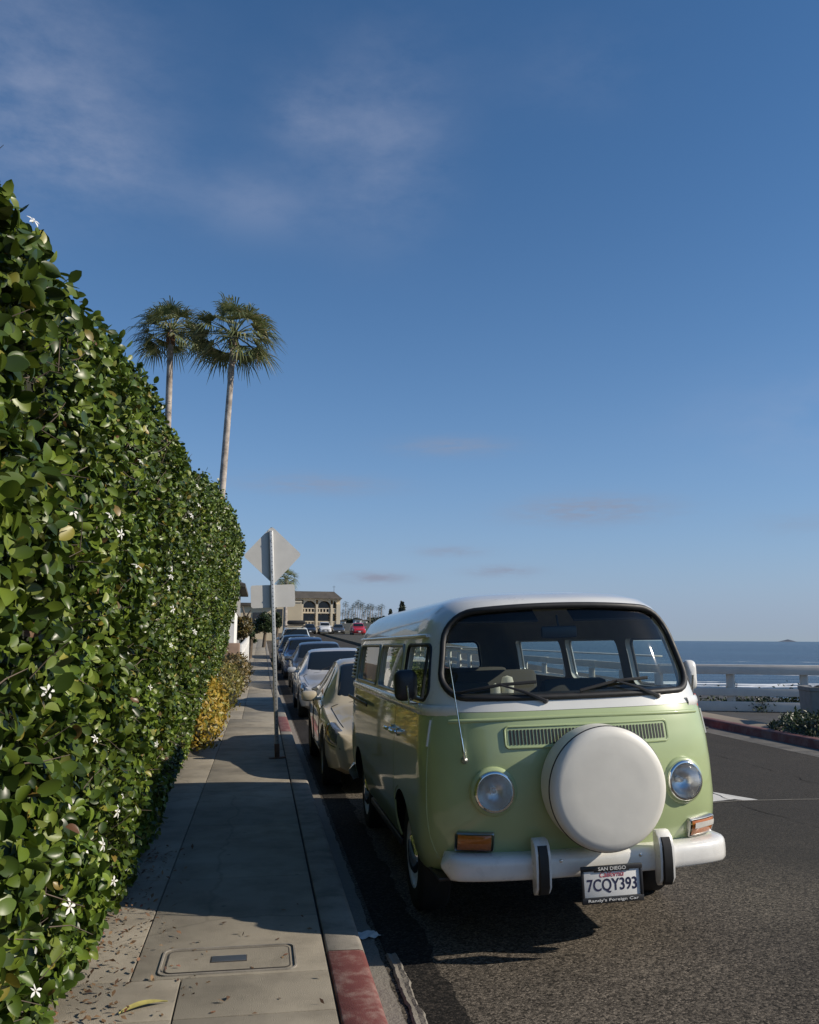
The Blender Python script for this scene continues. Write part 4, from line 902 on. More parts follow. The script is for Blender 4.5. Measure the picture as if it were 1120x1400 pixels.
q = MB(); q.tube([b0, b0.lerp(b1, .22), b0.lerp(b1, .23), b1], [.006, .006, .0035, .0028], 8); q.build('rod', MATS['chrome'], an)
for px_, tip, mid in ((-.20, -.70, -.44), (.468, .0, .22)):
    wp = empty('wiper', (0, 0, 0)); wp.parent = van
    p0 = Vector(pf(px_, 1.292, -.015)); pm = Vector(pf(mid, 1.385, -.030)); q = MB(); q.lathe([(.016, -.012), (.015, .012), (0, .014)], 12, 0, on_nose(px_, 1.292)); q.tube([p0, p0.lerp(pm, .5)+Vector((0, -.012, .008)), pm], [.010, .008, .005], 6); q.build('wiper_arm', MATS['dark_trim'], wp)
    zt_ = 1.315; P = [Vector(pf(x, 1.385-.045*((x-mid)/(tip-mid)) if x < mid else 1.385+.01*(x-mid)/.2, -.020)) for x in np.linspace(tip, mid+.20, 10)]
    q = MB(); q.tube(P, .0075, 6, flat=(1.2, .7)); q.build('blade', MATS['black_rubber'], wp)
# cabin
q = MB(); rows = []
for x in np.linspace(-.76, .76, 15):
    yy0 = front_y(x, 1.25)+.05; rows.append([(x, yy0, 1.275), (x, yy0+.10, 1.305), (x, yy0+.24, 1.325), (x, yy0+.33, 1.30), (x, yy0+.36, 1.22), (x, yy0+.36, .9)])
q.grid(rows); q.build('dashboard', MATS['dash_vinyl'], van, angle=40)
sw = empty('steering_wheel', (.40, .62, 1.235), (R(-28), 0, 0)); sw.parent = van
MB().tube([(.205*math.cos(2*math.pi*k/40), .205*math.sin(2*math.pi*k/40), 0) for k in range(40)], .012, 8, 0, True).build('ring', MATS['black_rubber'], sw, angle=80)
q = MB(); q.tube([(-.2, 0, -.005), (0, 0, -.03), (.2, 0, -.005)], .012, 6); q.lathe([(.05, -.04), (.045, -.015), (0, -.012)], 16); q.tube([(0, 0, -.03), (0, -.02, -.4)], .02, 8); q.build('column', MATS['black_rubber'], sw)
for sx_ in (-.42, .42):
    st = empty('seat', (sx_, 1.0, .80)); st.parent = van
    MB().box((0, 0, .12), (.50, .48, .20), 0, .05).build('cushion', MATS['seat_cloth'], st)
    q = MB(); q.box((0, 0, 0), (.48, .13, .44), 0, .05, Matrix.Identity(4)); bk = q.build('backrest', MATS['seat_cloth'], st); bk.location = (0, .27, .33); bk.rotation_euler.x = R(-10)
for y_, h_ in ((2.55, .34), (3.45, .34)):
    bs = empty('bench_seat', (0, y_, .80)); bs.parent = van
    MB().box((0, 0, .09), (1.3, .48, .16), 0, .05).build('cushion', MATS['seat_cloth'], bs); bk = MB().box((0, 0, 0), (1.3, .13, .46), 0, .05).build('backrest', MATS['seat_cloth'], bs); bk.location = (0, .27, h_); bk.rotation_euler.x = R(-12)
im = empty('rear_view_mirror', (.02, .42, 1.665)); im.parent = van
q = MB(); q.box((0, 0, 0), (.22, .03, .07), 0, .012); q.tube([(0, .0, .0), (0, .03, .10)], .007, 6); q.build('housing', MATS['dark_trim'], im)
for sx_ in (-.36, .36):
    q = MB(); q.box((0, 0, 0), (.50, .015, .13), 0, .006); v_ = q.build('sun_visor', MATS['dash_vinyl'], van); v_.location = (sx_, .46, 1.765); v_.rotation_euler.x = R(-58)
q = MB()
for k, (x, z_) in enumerate(((-.56, 1.0), (-.50, 1.0), (.1, 1.0), (.62, 1.0))):
    pass
# things lying on the dashboard
q = MB(); q.lathe([(0, 0), (.035, 0), (.04, .05), (.03, .09), (0, .1)], 14, 0, Matrix.Translation((-.30, .46, 1.32))); q.lathe([(0, 0), (.03, .0), (.03, .04), (0, .06)], 12, 0, Matrix.Translation((-.38, .44, 1.32)))
o = q.build('dashboard_figurine', MATS['curtain_cloth'], None); o.parent = van; o['label'] = 'small pale figurines standing on the dashboard'
# curtains on the kerb side
def curtain(y0, y1, z0, z1, amp, waves, sgn, gather=0):
    q = MB(); rows = []
    for i in range(49):
        t = i/48; row = []
        for j in range(13):
            s_ = j/12; y = y0+(y1-y0)*t; z = z0+(z1-z0)*s_
            yy_ = y + gather*(1-s_)*(.5-t)*.9
            row.append((sgn*(side_x(yy_, z)-.052-amp*math.sin(t*waves+1.3*s_*gather*3)-.012*gather*math.sin(7*t+5*s_)), yy_, z))
        rows.append(row)
    q.grid(rows); return q.build('curtain', MATS['curtain_cloth'], van, angle=80)
curtain(1.28, 2.12, 1.28, 1.615, .004, 21, -1); curtain(2.46, 3.66, 1.28, 1.615, .012, 50, -1, .45)

# ------------------------------------------------------------ parked cars
SEDAN = [(0, .70, .28, .56, .64, .50), (.05, .80, .22, .64, .71, .60), (.20, .865, .20, .69, .745, .66), (.50, .895, .18, .75, .80, .70), (.95, .90, .18, .80, .86, .72), (1.22, .905, .18, .85, .905, .745),
         (1.55, .905, .18, .885, 1.18, .68), (1.88, .905, .18, .92, 1.385, .62), (2.25, .905, .18, .93, 1.44, .61), (3.0, .905, .18, .94, 1.42, .59), (3.5, .90, .18, .95, 1.31, .60), (4.05, .89, .18, .955, 1.06, .68), (4.45, .85, .22, .94, 1.0, .66), (4.65, .76, .26, .85, .92, .6), (4.72, .62, .33, .7, .75, .5)]
WAGON = [(0, .66, .34, .68, .78, .46), (.05, .78, .28, .80, .90, .58), (.20, .86, .26, .90, .97, .66), (.50, .90, .24, .96, 1.03, .70), (.95, .92, .24, 1.0, 1.09, .74), (1.20, .925, .24, 1.03, 1.14, .76),
         (1.50, .925, .24, 1.05, 1.40, .70), (1.80, .925, .24, 1.06, 1.63, .65), (2.15, .925, .24, 1.07, 1.71, .64), (3.0, .925, .24, 1.08, 1.72, .64), (3.9, .92, .24, 1.09, 1.67, .63), (4.35, .90, .26, 1.09, 1.52, .63), (4.55, .87, .30, 1.05, 1.25, .66), (4.65, .80, .36, .95, 1.02, .6), (4.70, .68, .42, .8, .85, .5)]
def sampler(tab):
    T = np.array(tab); yy = np.linspace(0, T[-1, 0], 190); F_ = np.stack([np.interp(yy, T[:, 0], T[:, k]) for k in range(1, 6)], 1)
    ker = np.exp(-np.linspace(-2, 2, 9)**2/2); ker /= ker.sum(); G = F_.copy()
    for k in range(5):
        p = np.pad(F_[:, k], 4, 'edge'); G[:, k] = np.convolve(p, ker, 'valid')
    w8 = np.clip(yy/.12, 0, 1)[:, None]*np.clip((yy[-1]-yy)/.12, 0, 1)[:, None]; G = F_*(1-w8)+G*w8
    def sec(y):
        w, zb, zs, zt, wr = [float(np.interp(y, yy, G[:, k])) for k in range(5)]
        mz = (zb+zs)/2
        return [(0, zb), (w*.80, zb), (w*.955, zb+.07), (w*.992, zb+.20), (w, mz+.05), (w*.985, zs-.06), (w*.955, zs-.01), (w*.935, zs+.004), (w*.935+(wr-w*.935)*.52, zs+(zt-.07-zs)*.5), (wr, zt-.06), (wr*.88, zt-.024), (wr*.5, zt-.005), (0, zt)]
    return sec, T[-1, 0]
CARC = {}
def car_meshes(kind):
    if kind in CARC: return CARC[kind]
    sec, L = sampler(SEDAN if kind == 'sedan' else WAGON); ys = [0, .02, .05, .09, .14, .2, .28, .38, .5]+list(np.linspace(.62, L-.5, 44))+[L-.38, L-.28, L-.2, L-.14, L-.09, L-.05, L-.02, L]
    q = MB(); rows = []
    for y in ys:
        s_ = sec(y); rows.append([(x, y, z) for x, z in s_]+[(-x, y, z) for x, z in s_[-2:0:-1]])
    q.grid(rows, 0, closev=True); n = len(rows[0]); q.add(rows[0], [tuple(range(n))]); q.add(rows[-1], [tuple(range(n))[::-1]])
    bm = bmesh.new(); me = bpy.data.meshes.new('t'); me.from_pydata(q.v, [], q.f); bm.from_mesh(me); bmesh.ops.remove_doubles(bm, verts=bm.verts[:], dist=.0003); bmesh.ops.recalc_face_normals(bm, faces=bm.faces[:]); bm.to_mesh(me); bm.free()
    ax_ = (.88, 3.62) if kind == 'sedan' else (.90, 3.60); wr_ = .325 if kind == 'sedan' else .36
    me = cut(me, [cyl_y(0, a, wr_, wr_+.045, s_*.58, s_*1.1, 32) for a in ax_ for s_ in (-1, 1)], [MATS['white_paint'], MATS['dark_trim']], kind+'_body')
    def S(y, v):
        s_ = sec(y); a = min(11, int(abs(v))); t = abs(v)-a; x = s_[a][0]*(1-t)+s_[a+1][0]*t; z = s_[a][1]*(1-t)+s_[a+1][1]*t; return Vector((math.copysign(1, v)*x, y, z))
    def Sn(y, v, o):
        e = .02; p = S(y, v); v2 = max(.2, min(11.8, abs(v)))*math.copysign(1, v); a = S(y+e, v2)-S(y-e if y > e else 0, v2); b_ = S(y, v2+.15)-S(y, v2-.15); nn = a.cross(b_); nn.normalize()
        c = Vector((0, y, .55)); 
        if nn.dot(p-c) < 0: nn = -nn
        return p+nn*o
    CARC[kind] = (me, Sn, ax_, wr_, L, sec); return CARC[kind]
def cpatch(Sn, ya, yb, va, vb, o, nu=10, nv=10, mi=0):
    """patch between y-lines ya(t), yb(t) along v from va to vb"""
    q = MB(); rows = []
    for i in range(nu+1):
        s_ = i/nu; row = []
        for j in range(nv+1):
            t = j/nv; v = va+(vb-va)*t; y = ya(t)*(1-s_)+yb(t)*s_; e = min(s_, 1-s_, t, 1-t); row.append(tuple(Sn(y, v, o if e > 0 else -.004)))
        rows.append(row)
    q.grid(rows, mi); return q
def car(name, label, X, Y, paint, kind='sedan', group='cars parked along the kerb', scale=(1, 1, 1), plate=True, rz=0, detail=True, extras=None):
    me, Sn, ax_, wr_, L, sec = car_meshes(kind)
    o = empty(name, (X, Y, road_z(X, Y+1.5)), (math.atan(prof(Y+3)-prof(Y+2)), R(-1.6) if X < 4 else 0, rz)); o.scale = scale; tag(o, label, 'car', group)
    P = MATS[paint]; b_ = me.copy(); b_.materials.clear(); b_.materials.append(P); b_.materials.append(MATS['dark_trim']); link('body', b_, o)
    sd = kind == 'sedan'
    w0, w1 = (1.265, 1.90) if sd else (1.23, 1.82)
    q = MB(); rows = []
    for i in range(13):
        s_ = i/12; row = []
        for j in range(21):
            t = j/20*2-1; v = 9.35+2.65*(1-abs(t)); y = w0+(w1-w0)*s_+.10*abs(t)**2*(1-s_*.6); row.append(tuple(Sn(y, v if t > 0 else -v, .006 if (0 < i < 12 and 0 < j < 20) else -.004)))
        rows.append(row)
    q.grid(rows); wsn = q.build('windscreen', MATS['car_glass'], o, angle=80)
    if detail:
        q = MB()
        for k in (-.42, .10):
            p0 = Sn(w0+.02, 11.9, .012)+Vector((k, 0, 0)); q.tube([p0, p0+Vector((.22, .10, .075)), p0+Vector((.48, .10, .07))], .008, 5)
        q.build('wiper', MATS['dark_trim'], wsn)
    if sd:
        q = MB(); rows = []
        for i in range(9):
            s_ = i/8; rows.append([tuple(Sn(3.45+.55*s_, (9.4+2.6*(1-abs(t))) * (1 if t > 0 else -1), .006 if 0 < i < 8 and abs(t) < .95 else -.004)) for t in np.linspace(-1, 1, 13)])
        q.grid(rows); q.build('rear_window', MATS['car_glass'], o, angle=80)
    for s_ in (-1, 1):
        if sd: spans = [(1.66, 2.06, 2.58, 2.55), (2.64, 2.64, 3.62, 3.36)]
        else: spans = [(1.52, 1.86, 2.50, 2.47), (2.56, 2.56, 3.42, 3.40), (3.48, 3.46, 4.30, 4.10)]
        for a0, a1, b0_, b1_ in spans: cpatch(Sn, lambda t: a0+(a1-a0)*t, lambda t: b0_+(b1_-b0_)*t, s_*7.15, s_*8.85, .005, 8, 8).build('side_window', MATS['car_glass'], o, angle=80)
        if detail:
            lm = cpatch(Sn, lambda t: .045+.10*t, lambda t: .36+.16*t, s_*4.35, s_*8.1, .009, 10, 12).build('headlight', MATS['lamp_clear'], o, angle=60)
            cpatch(Sn, lambda t: .33+.05*t, lambda t: .40+.08*t, s_*4.5, s_*6.2, .013, 4, 6).build('signal_lens', MATS['amber'], lm, angle=60)
            cpatch(Sn, lambda t: L-.30, lambda t: L-.06, s_*4.6, s_*6.8, .008, 6, 6).build('tail_light', MATS['red_lens'], o, angle=60)
            mz = sec(1.72)[7][1]+.05; q = MB(); q.box((s_*1.00, 1.70, mz+.02), (.19, .13, .13), 0, .045); q.box((s_*.90, 1.72, mz-.02), (.1, .05, .04), 0, .01); mr_ = q.build('wing_mirror', P, o)
            MB().box((s_*1.00, 1.768, mz+.02), (.15, .006, .10), 0, .002).build('mirror_glass', MATS['chrome'], mr_)
            for ya_, yb_ in ((1.42, 2.60), (2.62, 3.62)):
                q = MB()
                for yv in (ya_, yb_): q.tube([Sn(yv, s_*v, .001) for v in (2.6, 3, 4, 5, 6, 6.9)], .006, 4)
                q.tube([Sn(y, s_*2.6, .001) for y in np.linspace(ya_, yb_, 6)], .006, 4)
                d_ = q.build('door', MATS['dark_trim'], o); hp = Sn(yb_-.14, s_*5.6, .02); MB().box(hp, (.03, .17, .03), 0, .01).build('handle', P, d_)
    if detail:
        zf = .44 if sd else .56
        q = MB()
        for z, hh in ((zf+.06, .10), (zf-.10, .12)): q.box((0, .0, z), (.86 if z > zf else 1.02, .03, hh), 0, .012)
        for k in range(4): q.box((0, -.017, zf+.025+k*.024), (.84, .008, .007), 1)
        q.build('grille', [MATS['dark_trim'], MATS['chrome']], o)
        q = MB()
        for s_ in (-1, 1):
            q.tube([Sn(y, s_*8.6, .0015) for y in np.linspace(.28, w0-.05, 10)], .005, 4); q.tube([Sn(y, s_*4.25, .0015) for y in np.linspace(.03, .52, 8)], .005, 4)
            q.tube([Sn(.50, s_*v, .0015) for v in (2.6, 3.2, 4, 5, 5.8)], .004, 4)
        q.tube([Sn(w0-.03, v, .0015) for v in (8.6, 9.5, 10.5, 11.5)]+[Sn(w0-.03, -v, .0015) for v in (11.5, 10.5, 9.5, 8.6)], .006, 4)
        q.build('bonnet_seam', MATS['dark_trim'], o)
        if plate: MB().box((0, -.025, zf-.075), (.31, .01, .15), 0, .003).build('number_plate', MATS['plate_white'], o)
    for a in ax_:
        for s_ in (-1, 1): wheel('wheel', o, (s_*.80, a, wr_), wr_, .20, MATS['dull_metal'], s_, cap=False)
    if extras: extras(o, Sn, sec)
    return o
def door_open(o, Sn, sec):
    # front passenger door swung out over the pavement
    d = empty('open_door', (-.93, 1.42, 0), (0, 0, R(-62))); d.parent = o
    q = MB(); q.grid([[(-.0-.03*math.sin(math.pi*min(1, (z-.3)/.8)), y, z) for z in np.linspace(.32, 1.06, 8)] for y in np.linspace(0, 1.1, 8)]); q.grid([[(.08, y, z) for z in np.linspace(.32, 1.06, 8)] for y in np.linspace(0, 1.1, 8)]); q.box((.03, .012, .69), (.10, .02, .74)); q.box((.03, 1.09, .69), (.10, .02, .74)); q.box((.03, .55, .33), (.1, 1.1, .02)); q.box((.03, .55, 1.055), (.1, 1.1, .02))
    q.build('door_skin', MATS['white_paint'], d)
    q = MB(); q.tube([(.03, .05, 1.06), (.10, .42, 1.62), (.10, 1.06, 1.64), (.05, 1.09, 1.06)], .022, 6); q.build('window_frame', MATS['dark_trim'], d)
    q = MB(); q.grid([[(.04, .06, 1.06), (.04, 1.08, 1.06)], [(.10, .42, 1.61), (.10, 1.05, 1.63)]]); q.build('window', MATS['glass'], d)
    MB().box((-.05, .16, 1.12), (.10, .16, .13), 0, .04).build('mirror', MATS['dark_trim'], d)
    rk = MB()
    for y in (2.1, 3.4): rk.box((0, y, 1.79), (1.2, .05, .04), 0, .01)
    for s_ in (-.52, .52): rk.box((s_, 2.75, 1.76), (.05, 1.7, .05), 0, .015); 
    rk.build('roof_rack', MATS['dark_trim'], o)
car('gold_car', 'pale gold sedan parked right behind the green van', 1.64, 9.3, 'gold_paint', scale=(1, .90, .97))
car('silver_car', 'silver sedan parked at the kerb behind the gold one', 1.73, 17.8, 'silver_paint', scale=(1, .94, .98))
car('grey_car', 'dark grey car whose wide windscreen shows behind the silver sedan', 1.86, 25.6, 'grey_paint', scale=(1, .93, 1.04))
car('blue_car', 'dark blue car parked in the row just beyond the dark grey one', 1.80, 33.0, 'blue_paint', 'wagon', scale=(1, .92, .90))
car('black_car', 'black car in the row right before the pale wagon with its open door', 1.72, 39.6, 'black_paint', scale=(1, .92, 1.06))
suv = car('pale_wagon', 'pale white wagon with roof rack and its front door open over the sidewalk', 1.98, 47.2, 'pale_paint', 'wagon', scale=(1, 1, 1.04), extras=door_open)
q = MB(); q.box((0, 0, .13), (1.0, 1.5, .22), 0, .08); q.box((0, 0, .02), (.8, 1.3, .04), 1); bx_ = q.build('roof_box', [MATS['black_rubber'], MATS['dark_trim']]); p_ = suv.location; bx_.location = (p_.x, p_.y+2.75, p_.z+1.875+.04+.065); tag(bx_, 'black cargo box carried on the roof rack of the pale wagon', 'cargo box')
car('white_car', 'small white car standing in front of the arched building', 9.15, 124, 'white_paint', 'wagon', group='cars before the arched building')
car('black_car', 'dark car at the foot of the arches left of the white car', 6.9, 123, 'black_paint', 'sedan', group='cars before the arched building')
car('red_car', 'bright red car parked right of the arched building', 13.5, 119, 'red_paint', 'wagon', group='cars before the arched building', scale=(1.05, 1, 1))
car('dark_car', 'dark car half hidden between the arched building and the red car', 11.3, 126, 'grey_paint', 'sedan', group='cars before the arched building')

# ------------------------------------------------------------ road sign seen from behind
sg = empty('road_sign', (.25, 11.15, 0), (0, R(-3.3), R(9))); tag(sg, 'grey back of a diamond road sign and square plate on one perforated post', 'sign')
q = MB(); q.box((0, 0, 1.435), (.046, .046, 2.88), 0, .004)
for k in range(58): q.lathe([(.0065, .0), (0, .0)], 8, 1, Matrix.Translation((0, -.0238, .12+k*.049)) @ Matrix.Rotation(math.pi/2, 4, 'X')); q.lathe([(.0065, .0), (0, .0)], 8, 1, Matrix.Translation((.0238, 0, .12+k*.049)) @ Matrix.Rotation(math.pi/2, 4, 'Y'))
q.build('post', [MATS['galvanised'], MATS['dark_trim']], sg, angle=30)
q = MB(); q.box((0, 0, .08), (.056, .056, .2), 0, .004); q.box((0, 0, .008), (.20, .10, .012), 0, .003); q.build('base', MATS['rust'], sg)
def sheet(name, poly, y, m):
    n = len(poly); q = MB(); q.add([(x, y, z) for x, z in poly]+[(x, y+.003, z) for x, z in poly], [tuple(range(n))[::-1], tuple(range(n, 2*n))]+[(i, (i+1) % n, n+(i+1) % n, n+i) for i in range(n)]); o = q.build(name, m, sg, angle=30)
    return o
ds = sheet('diamond_plate', [(x+.02, z+2.56) for x, z in rpoly([(0, -.38), (.38, 0), (0, .38), (-.38, 0)], .04)], .030, MATS['sign_back'])
sq = sheet('square_plate', [(x+.01, z+2.03) for x, z in rpoly([(-.285, -.145), (.285, -.145), (.285, .145), (-.285, .145)], .03)], .030, MATS['sign_back'])
for par, zs_ in ((ds, (2.75, 2.35)), (sq, (2.03,))):
    for z in zs_: MB().lathe([(.012, 0), (.012, .010), (0, .012)], 8, 0, Matrix.Translation((0, -.024, z)) @ Matrix.Rotation(math.pi/2, 4, 'X')).build('bolt', MATS['galvanised'], par)

# ------------------------------------------------------------ palms
def fan_crown(nf, pet, fan, blades, spread, lo, hi, seed, segs=3):
    rg = random.Random(seed); q = MB(); dq = MB()
    for i in range(nf):
        t = i/(nf-1); el = R(hi+(lo-hi)*t**.8+rg.uniform(-8, 8)); az = i*2.39996+rg.uniform(-.3, .3); L = pet*(1+.15*rg.uniform(-1, 1)); d = Vector((math.cos(az)*math.cos(el), math.sin(az)*math.cos(el), math.sin(el)))
        droop = .35*math.cos(el); tip = d*L+Vector((0, 0, -droop*.35*L)); q.tube([(0, 0, 0), d*L*.55, tip], [.035, .028, .018], 4, 0, caps=False)
        ax_ = (d+Vector((0, 0, -droop*.8))).normalized(); sd_ = Vector((0, 0, 1)).cross(ax_); sd_ = sd_.normalized() if sd_.length > .05 else Vector((1, 0, 0)); up = ax_.cross(sd_); roll = rg.uniform(-.6, .6); sd_, up = sd_*math.cos(roll)+up*math.sin(roll), up*math.cos(roll)-sd_*math.sin(roll)
        for b_ in range(blades):
            a = R(spread)*(b_/(blades-1)-.5); dd = ax_*math.cos(a)+sd_*math.sin(a)+up*(.18*abs(math.sin(a))); f = fan*(1-.22*abs(a)/R(spread/2))*rg.uniform(.66, 1.18); w = .024*fan; sv = dd.cross(up).normalized(); rows = []
            for k in range(segs+1):
                u = k/segs; c = tip+dd*(f*u)+Vector((0, 0, -.42*f*u**2.6*(.7+.5*rg.random()) if k == segs else -.12*f*u*u)); ww = w*(.6+1.2*u*(1-u)*1.6) if k < segs else w*.1
                rows.append([tuple(c-sv*ww), tuple(c+sv*ww)])
            q.grid(rows, 0)
    return q
def palm(name, label, base, top, r0, r1, crown, bend=.0, dead=True, group=None, trunk_n=14, mleaf='palm_leaf', cat='palm tree', tops=None):
    o = empty(name, base); tag(o, label, cat, group); T = Vector(top)-Vector(base); pts = []; rs = []
    for k in range(trunk_n+1):
        u = k/trunk_n; pts.append(Vector((T.x*u**(1+bend), T.y*u, T.z*u))); rs.append(r0+(r1-r0)*u+(.35*r0*math.exp(-u*14)))
    MB().tube(pts, rs, 10).build('trunk', MATS['bark_palm'], o, angle=80)
    if isinstance(crown, MB): me = crown.mesh('crown', MATS[mleaf], 60, normals=False)
    else: me = crown
    c = link('crown', me, o); c.location = T
    if isinstance(crown, MB) and dead: c.scale = (1.16, 1.16, .96)
    if dead:
        q = MB()
        for k in range(26):
            a = random.uniform(0, 6.28); d = Vector((math.cos(a), math.sin(a), -.35)); q.tube([d*.1+Vector((0, 0, random.uniform(-.5, .1))), d*.22+Vector((0, 0, random.uniform(-.75, -.2)))], [.05, .03], 4)
        dq = q.build('leaf_bases', MATS['palm_boot'], o); dq.location = T
    return o
B1 = at_y(228, 760, 44); palm('palm_tree', 'tall slim palm on the left whose trunk rises straight from behind the hedge', (B1.x-.1, 44, .2), (at_y(234, 452, 44).x, 44, at_y(234, 452, 44).z), .21, .15, fan_crown(36, 1.0, 1.12, 20, 170, -36, 80, 3), group=None)
B2 = at_y(286, 760, 40); T2 = at_y(320, 458, 40); palm('palm_tree', 'tall palm with a leaning curved trunk and dangling lower frond', (B2.x, 40, .2), (T2.x, 40, T2.z), .20, .13, fan_crown(38, 1.15, 1.2, 20, 170, -40, 80, 8), bend=-.28)
B3 = at_y(391, 812, 112); palm('palm_tree', 'palm crown peeking out right between the diamond and the square plate of the sign', (B3.x, 112, prof(112)), (B3.x, 112, at_y(393, 792, 112).z), .28, .22, fan_crown(40, 1.0, 1.1, 14, 180, -60, 80, 12), dead=False)
far_crowns = [fan_crown(18, .95, 1.15, 7, 190, -45, 75, 20+k, 2).mesh('crown', MATS['palm_far'], 60, normals=False) for k in range(3)]
FPX = [(469, 838), (473, 826), (477, 836), (482, 831), (487, 827), (490, 824), (493, 830), (496, 827), (500, 834), (503, 830), (507, 829), (510, 831), (505, 840), (518, 831), (522, 830), (521, 838), (484, 840), (476, 843), (497, 841), (514, 842)]
for i, (px, py) in enumerate(FPX):
    Y = 300+((i*37) % 70); t = at_y(px, py, Y); bz = land_z(t.x, Y)
    palm('palm_tree', 'small far palm on the hill between the arched building and the van roof', (t.x-.3, Y, min(bz, t.z-3)), (t.x, Y, t.z), .14, .11, far_crowns[i % 3], dead=False, group='palms on the far hill', trunk_n=4)
# broad trees
def tree(name, label, base, h, cr, n, size, m, trunk_r=.15, cat='tree', conifer=False, group=None):
    o = empty(name, base); tag(o, label, cat, group); q = MB(); q.tube([(0, 0, -.3), (.1, 0, h*.35), (0, .1, h*.75)], [trunk_r, trunk_r*.75, trunk_r*.3], 8)
    for k in range(7):
        a = k*2.4; z0 = h*(.3+.06*k); q.tube([(.05, 0, z0), (cr[0]*.4*math.cos(a), cr[1]*.4*math.sin(a), z0+h*.13), (cr[0]*.75*math.cos(a), cr[1]*.75*math.sin(a), z0+h*.2)], [trunk_r*.5, trunk_r*.3, trunk_r*.1], 5)
    q.build('trunk', MATS['bark'], o, angle=80)
    cl = []; 
    for k in range(26):
        if conifer: t = (k+.5)/26; rr = cr[0]*(1-t)**.9+.1; a = k*2.4; c = np.array([rr*.55*math.cos(a), rr*.55*math.sin(a), h*(.12+.86*t)]); s_ = max(.25, rr*.55)
        else:
            u = RNG.normal(0, 1, 3); u /= np.linalg.norm(u); u[2] = abs(u[2])*1.1-.3; c = u*np.array(cr)*RNG.uniform(.4, .82)+np.array([0, 0, h-cr[2]*1.0]); s_ = min(cr)*RNG.uniform(.25, .45)
        cl.append((c, s_))
    Ps, Ns = [], []
    for c, s_ in cl:
        k = n//26; u = RNG.normal(0, 1, (k, 3)); u /= np.linalg.norm(u, axis=1)[:, None]; Ps.append(c+u*s_*RNG.uniform(.35, 1.05, (k, 1))*np.array([1, 1, .8])); Ns.append(u)
    V, F = leafcards(np.concatenate(Ps), np.concatenate(Ns), size, .6, .7, .3, 3); link('crown', np_mesh('crown', V, F, m), o); return o
def tree_px(name, label, px, py_top, Y, wpx, **k):
    t = at_y(px, py_top, Y); bz = land_z(t.x, Y) if Y > 140 else prof(Y); h = t.z-bz; w = wpx*Y/CAM_F/2; low_ = k.pop('low', .5)
    return tree(name, label, (t.x, Y, bz), h, (w, w, max(.4, h*low_)), k.pop('n', 2600), k.pop('size', .25), MATS[k.pop('m', 'tree_leaf')], **k)
tree_px('tree', 'brownish tree between the white wall and the sign post', 335, 816, 44, 28, n=3800, size=.14, m='bush_brown')
tree_px('tree', 'low dark green tree above the white railing left of the sign post', 342, 842, 48, 20, n=2600, size=.14, m='shrub_leaf')
tree_px('tree', 'dark leafy tree seen under the square plate of the sign', 362, 826, 66, 30, n=4200, size=.2, m='shrub_leaf')
tree_px('tree', 'dark tree below the sign and left of the cream wall', 379, 827, 84, 15, n=2200, size=.22)
for k, (px, py, w) in enumerate(((476, 846, 14), (487, 845, 12), (511, 843, 16), (524, 841, 18), (538, 840, 16), (552, 842, 16), (566, 845, 18), (580, 848, 20), (503, 849, 14), (545, 846, 14), (468, 853, 12), (478, 855, 12), (496, 854, 13), (508, 853, 14), (517, 855, 14), (530, 852, 15), (543, 853, 15), (556, 851, 16), (569, 853, 16))):
    tree_px('tree', 'low dark tree among the scrub of the far hill', px, py, 270+(k*29) % 60, w*1.7, n=1300, size=.8, low=.8, m='palm_far', group='trees on the far hill')
tree_px('pine_tree', 'tall dark conifer on the far hill above the van roof', 550, 823, 300, 20, n=2600, size=.7, m='palm_far', conifer=True, trunk_r=.3)
tree_px('pine_tree', 'small round conifer on the far hill left of the tall one', 534, 833, 305, 10, n=1100, size=.5, m='palm_far', conifer=True, trunk_r=.25)

# ------------------------------------------------------------ buildings
def part(name, par, m, *boxes, b=0.0):
    q = MB()
    for c, d in boxes: q.box(c, d, 0, b)
    return q.build(name, MATS[m], par, smooth=False)
def bx(x0, x1, y0, y1, z0, z1): return ((x0+x1)/2, (y0+y1)/2, (z0+z1)/2), (x1-x0, y1-y0, z1-z0)
A = empty('arched_building', (9, 142, 0)); tag(A, 'cream three storey building with tall arches and a dark roof', 'building')
A.location = (0, 0, 0)
gz = 2.0
part('wall', A, 'stucco_cream', bx(3.0, 12.3, 142.2, 152, gz-1, 7.75))
for i, (x0, x1) in enumerate(((6.30, 6.66), (8.70, 9.05), (11.10, 11.45), (12.05, 12.69))):
    part('column', A, 'stucco_trim', bx(x0, x1, 140.0, 140.6, gz-1, 7.1))
part('wall', A, 'stucco_trim', bx(12.05, 12.69, 140.6, 152, gz-1, 7.75))
part('cornice', A, 'stucco_trim', bx(5.3, 12.75, 139.9, 140.7, 7.74, 7.98))
def archp(x0, x1):
    q = MB(); c, r = (x0+x1)/2, (x1-x0)/2; zt, zs_ = 7.74, 7.1; P = [(x0, zt), (x1, zt), (x1, 6.85)]+[(c+r*math.cos(R(a)), 6.62+1.0*math.sin(R(a))*(1.0)) for a in range(15, 166, 10)]+[(x0, 6.85)]; n = len(P)
    q.add([(x, 140.05, z) for x, z in P]+[(x, 140.5, z) for x, z in P], [tuple(range(n)), tuple(range(n, 2*n))[::-1]]+[(i, (i+1) % n, n+(i+1) % n, n+i) for i in range(n)]); q.build('arch', MATS['stucco_trim'], A, smooth=False)
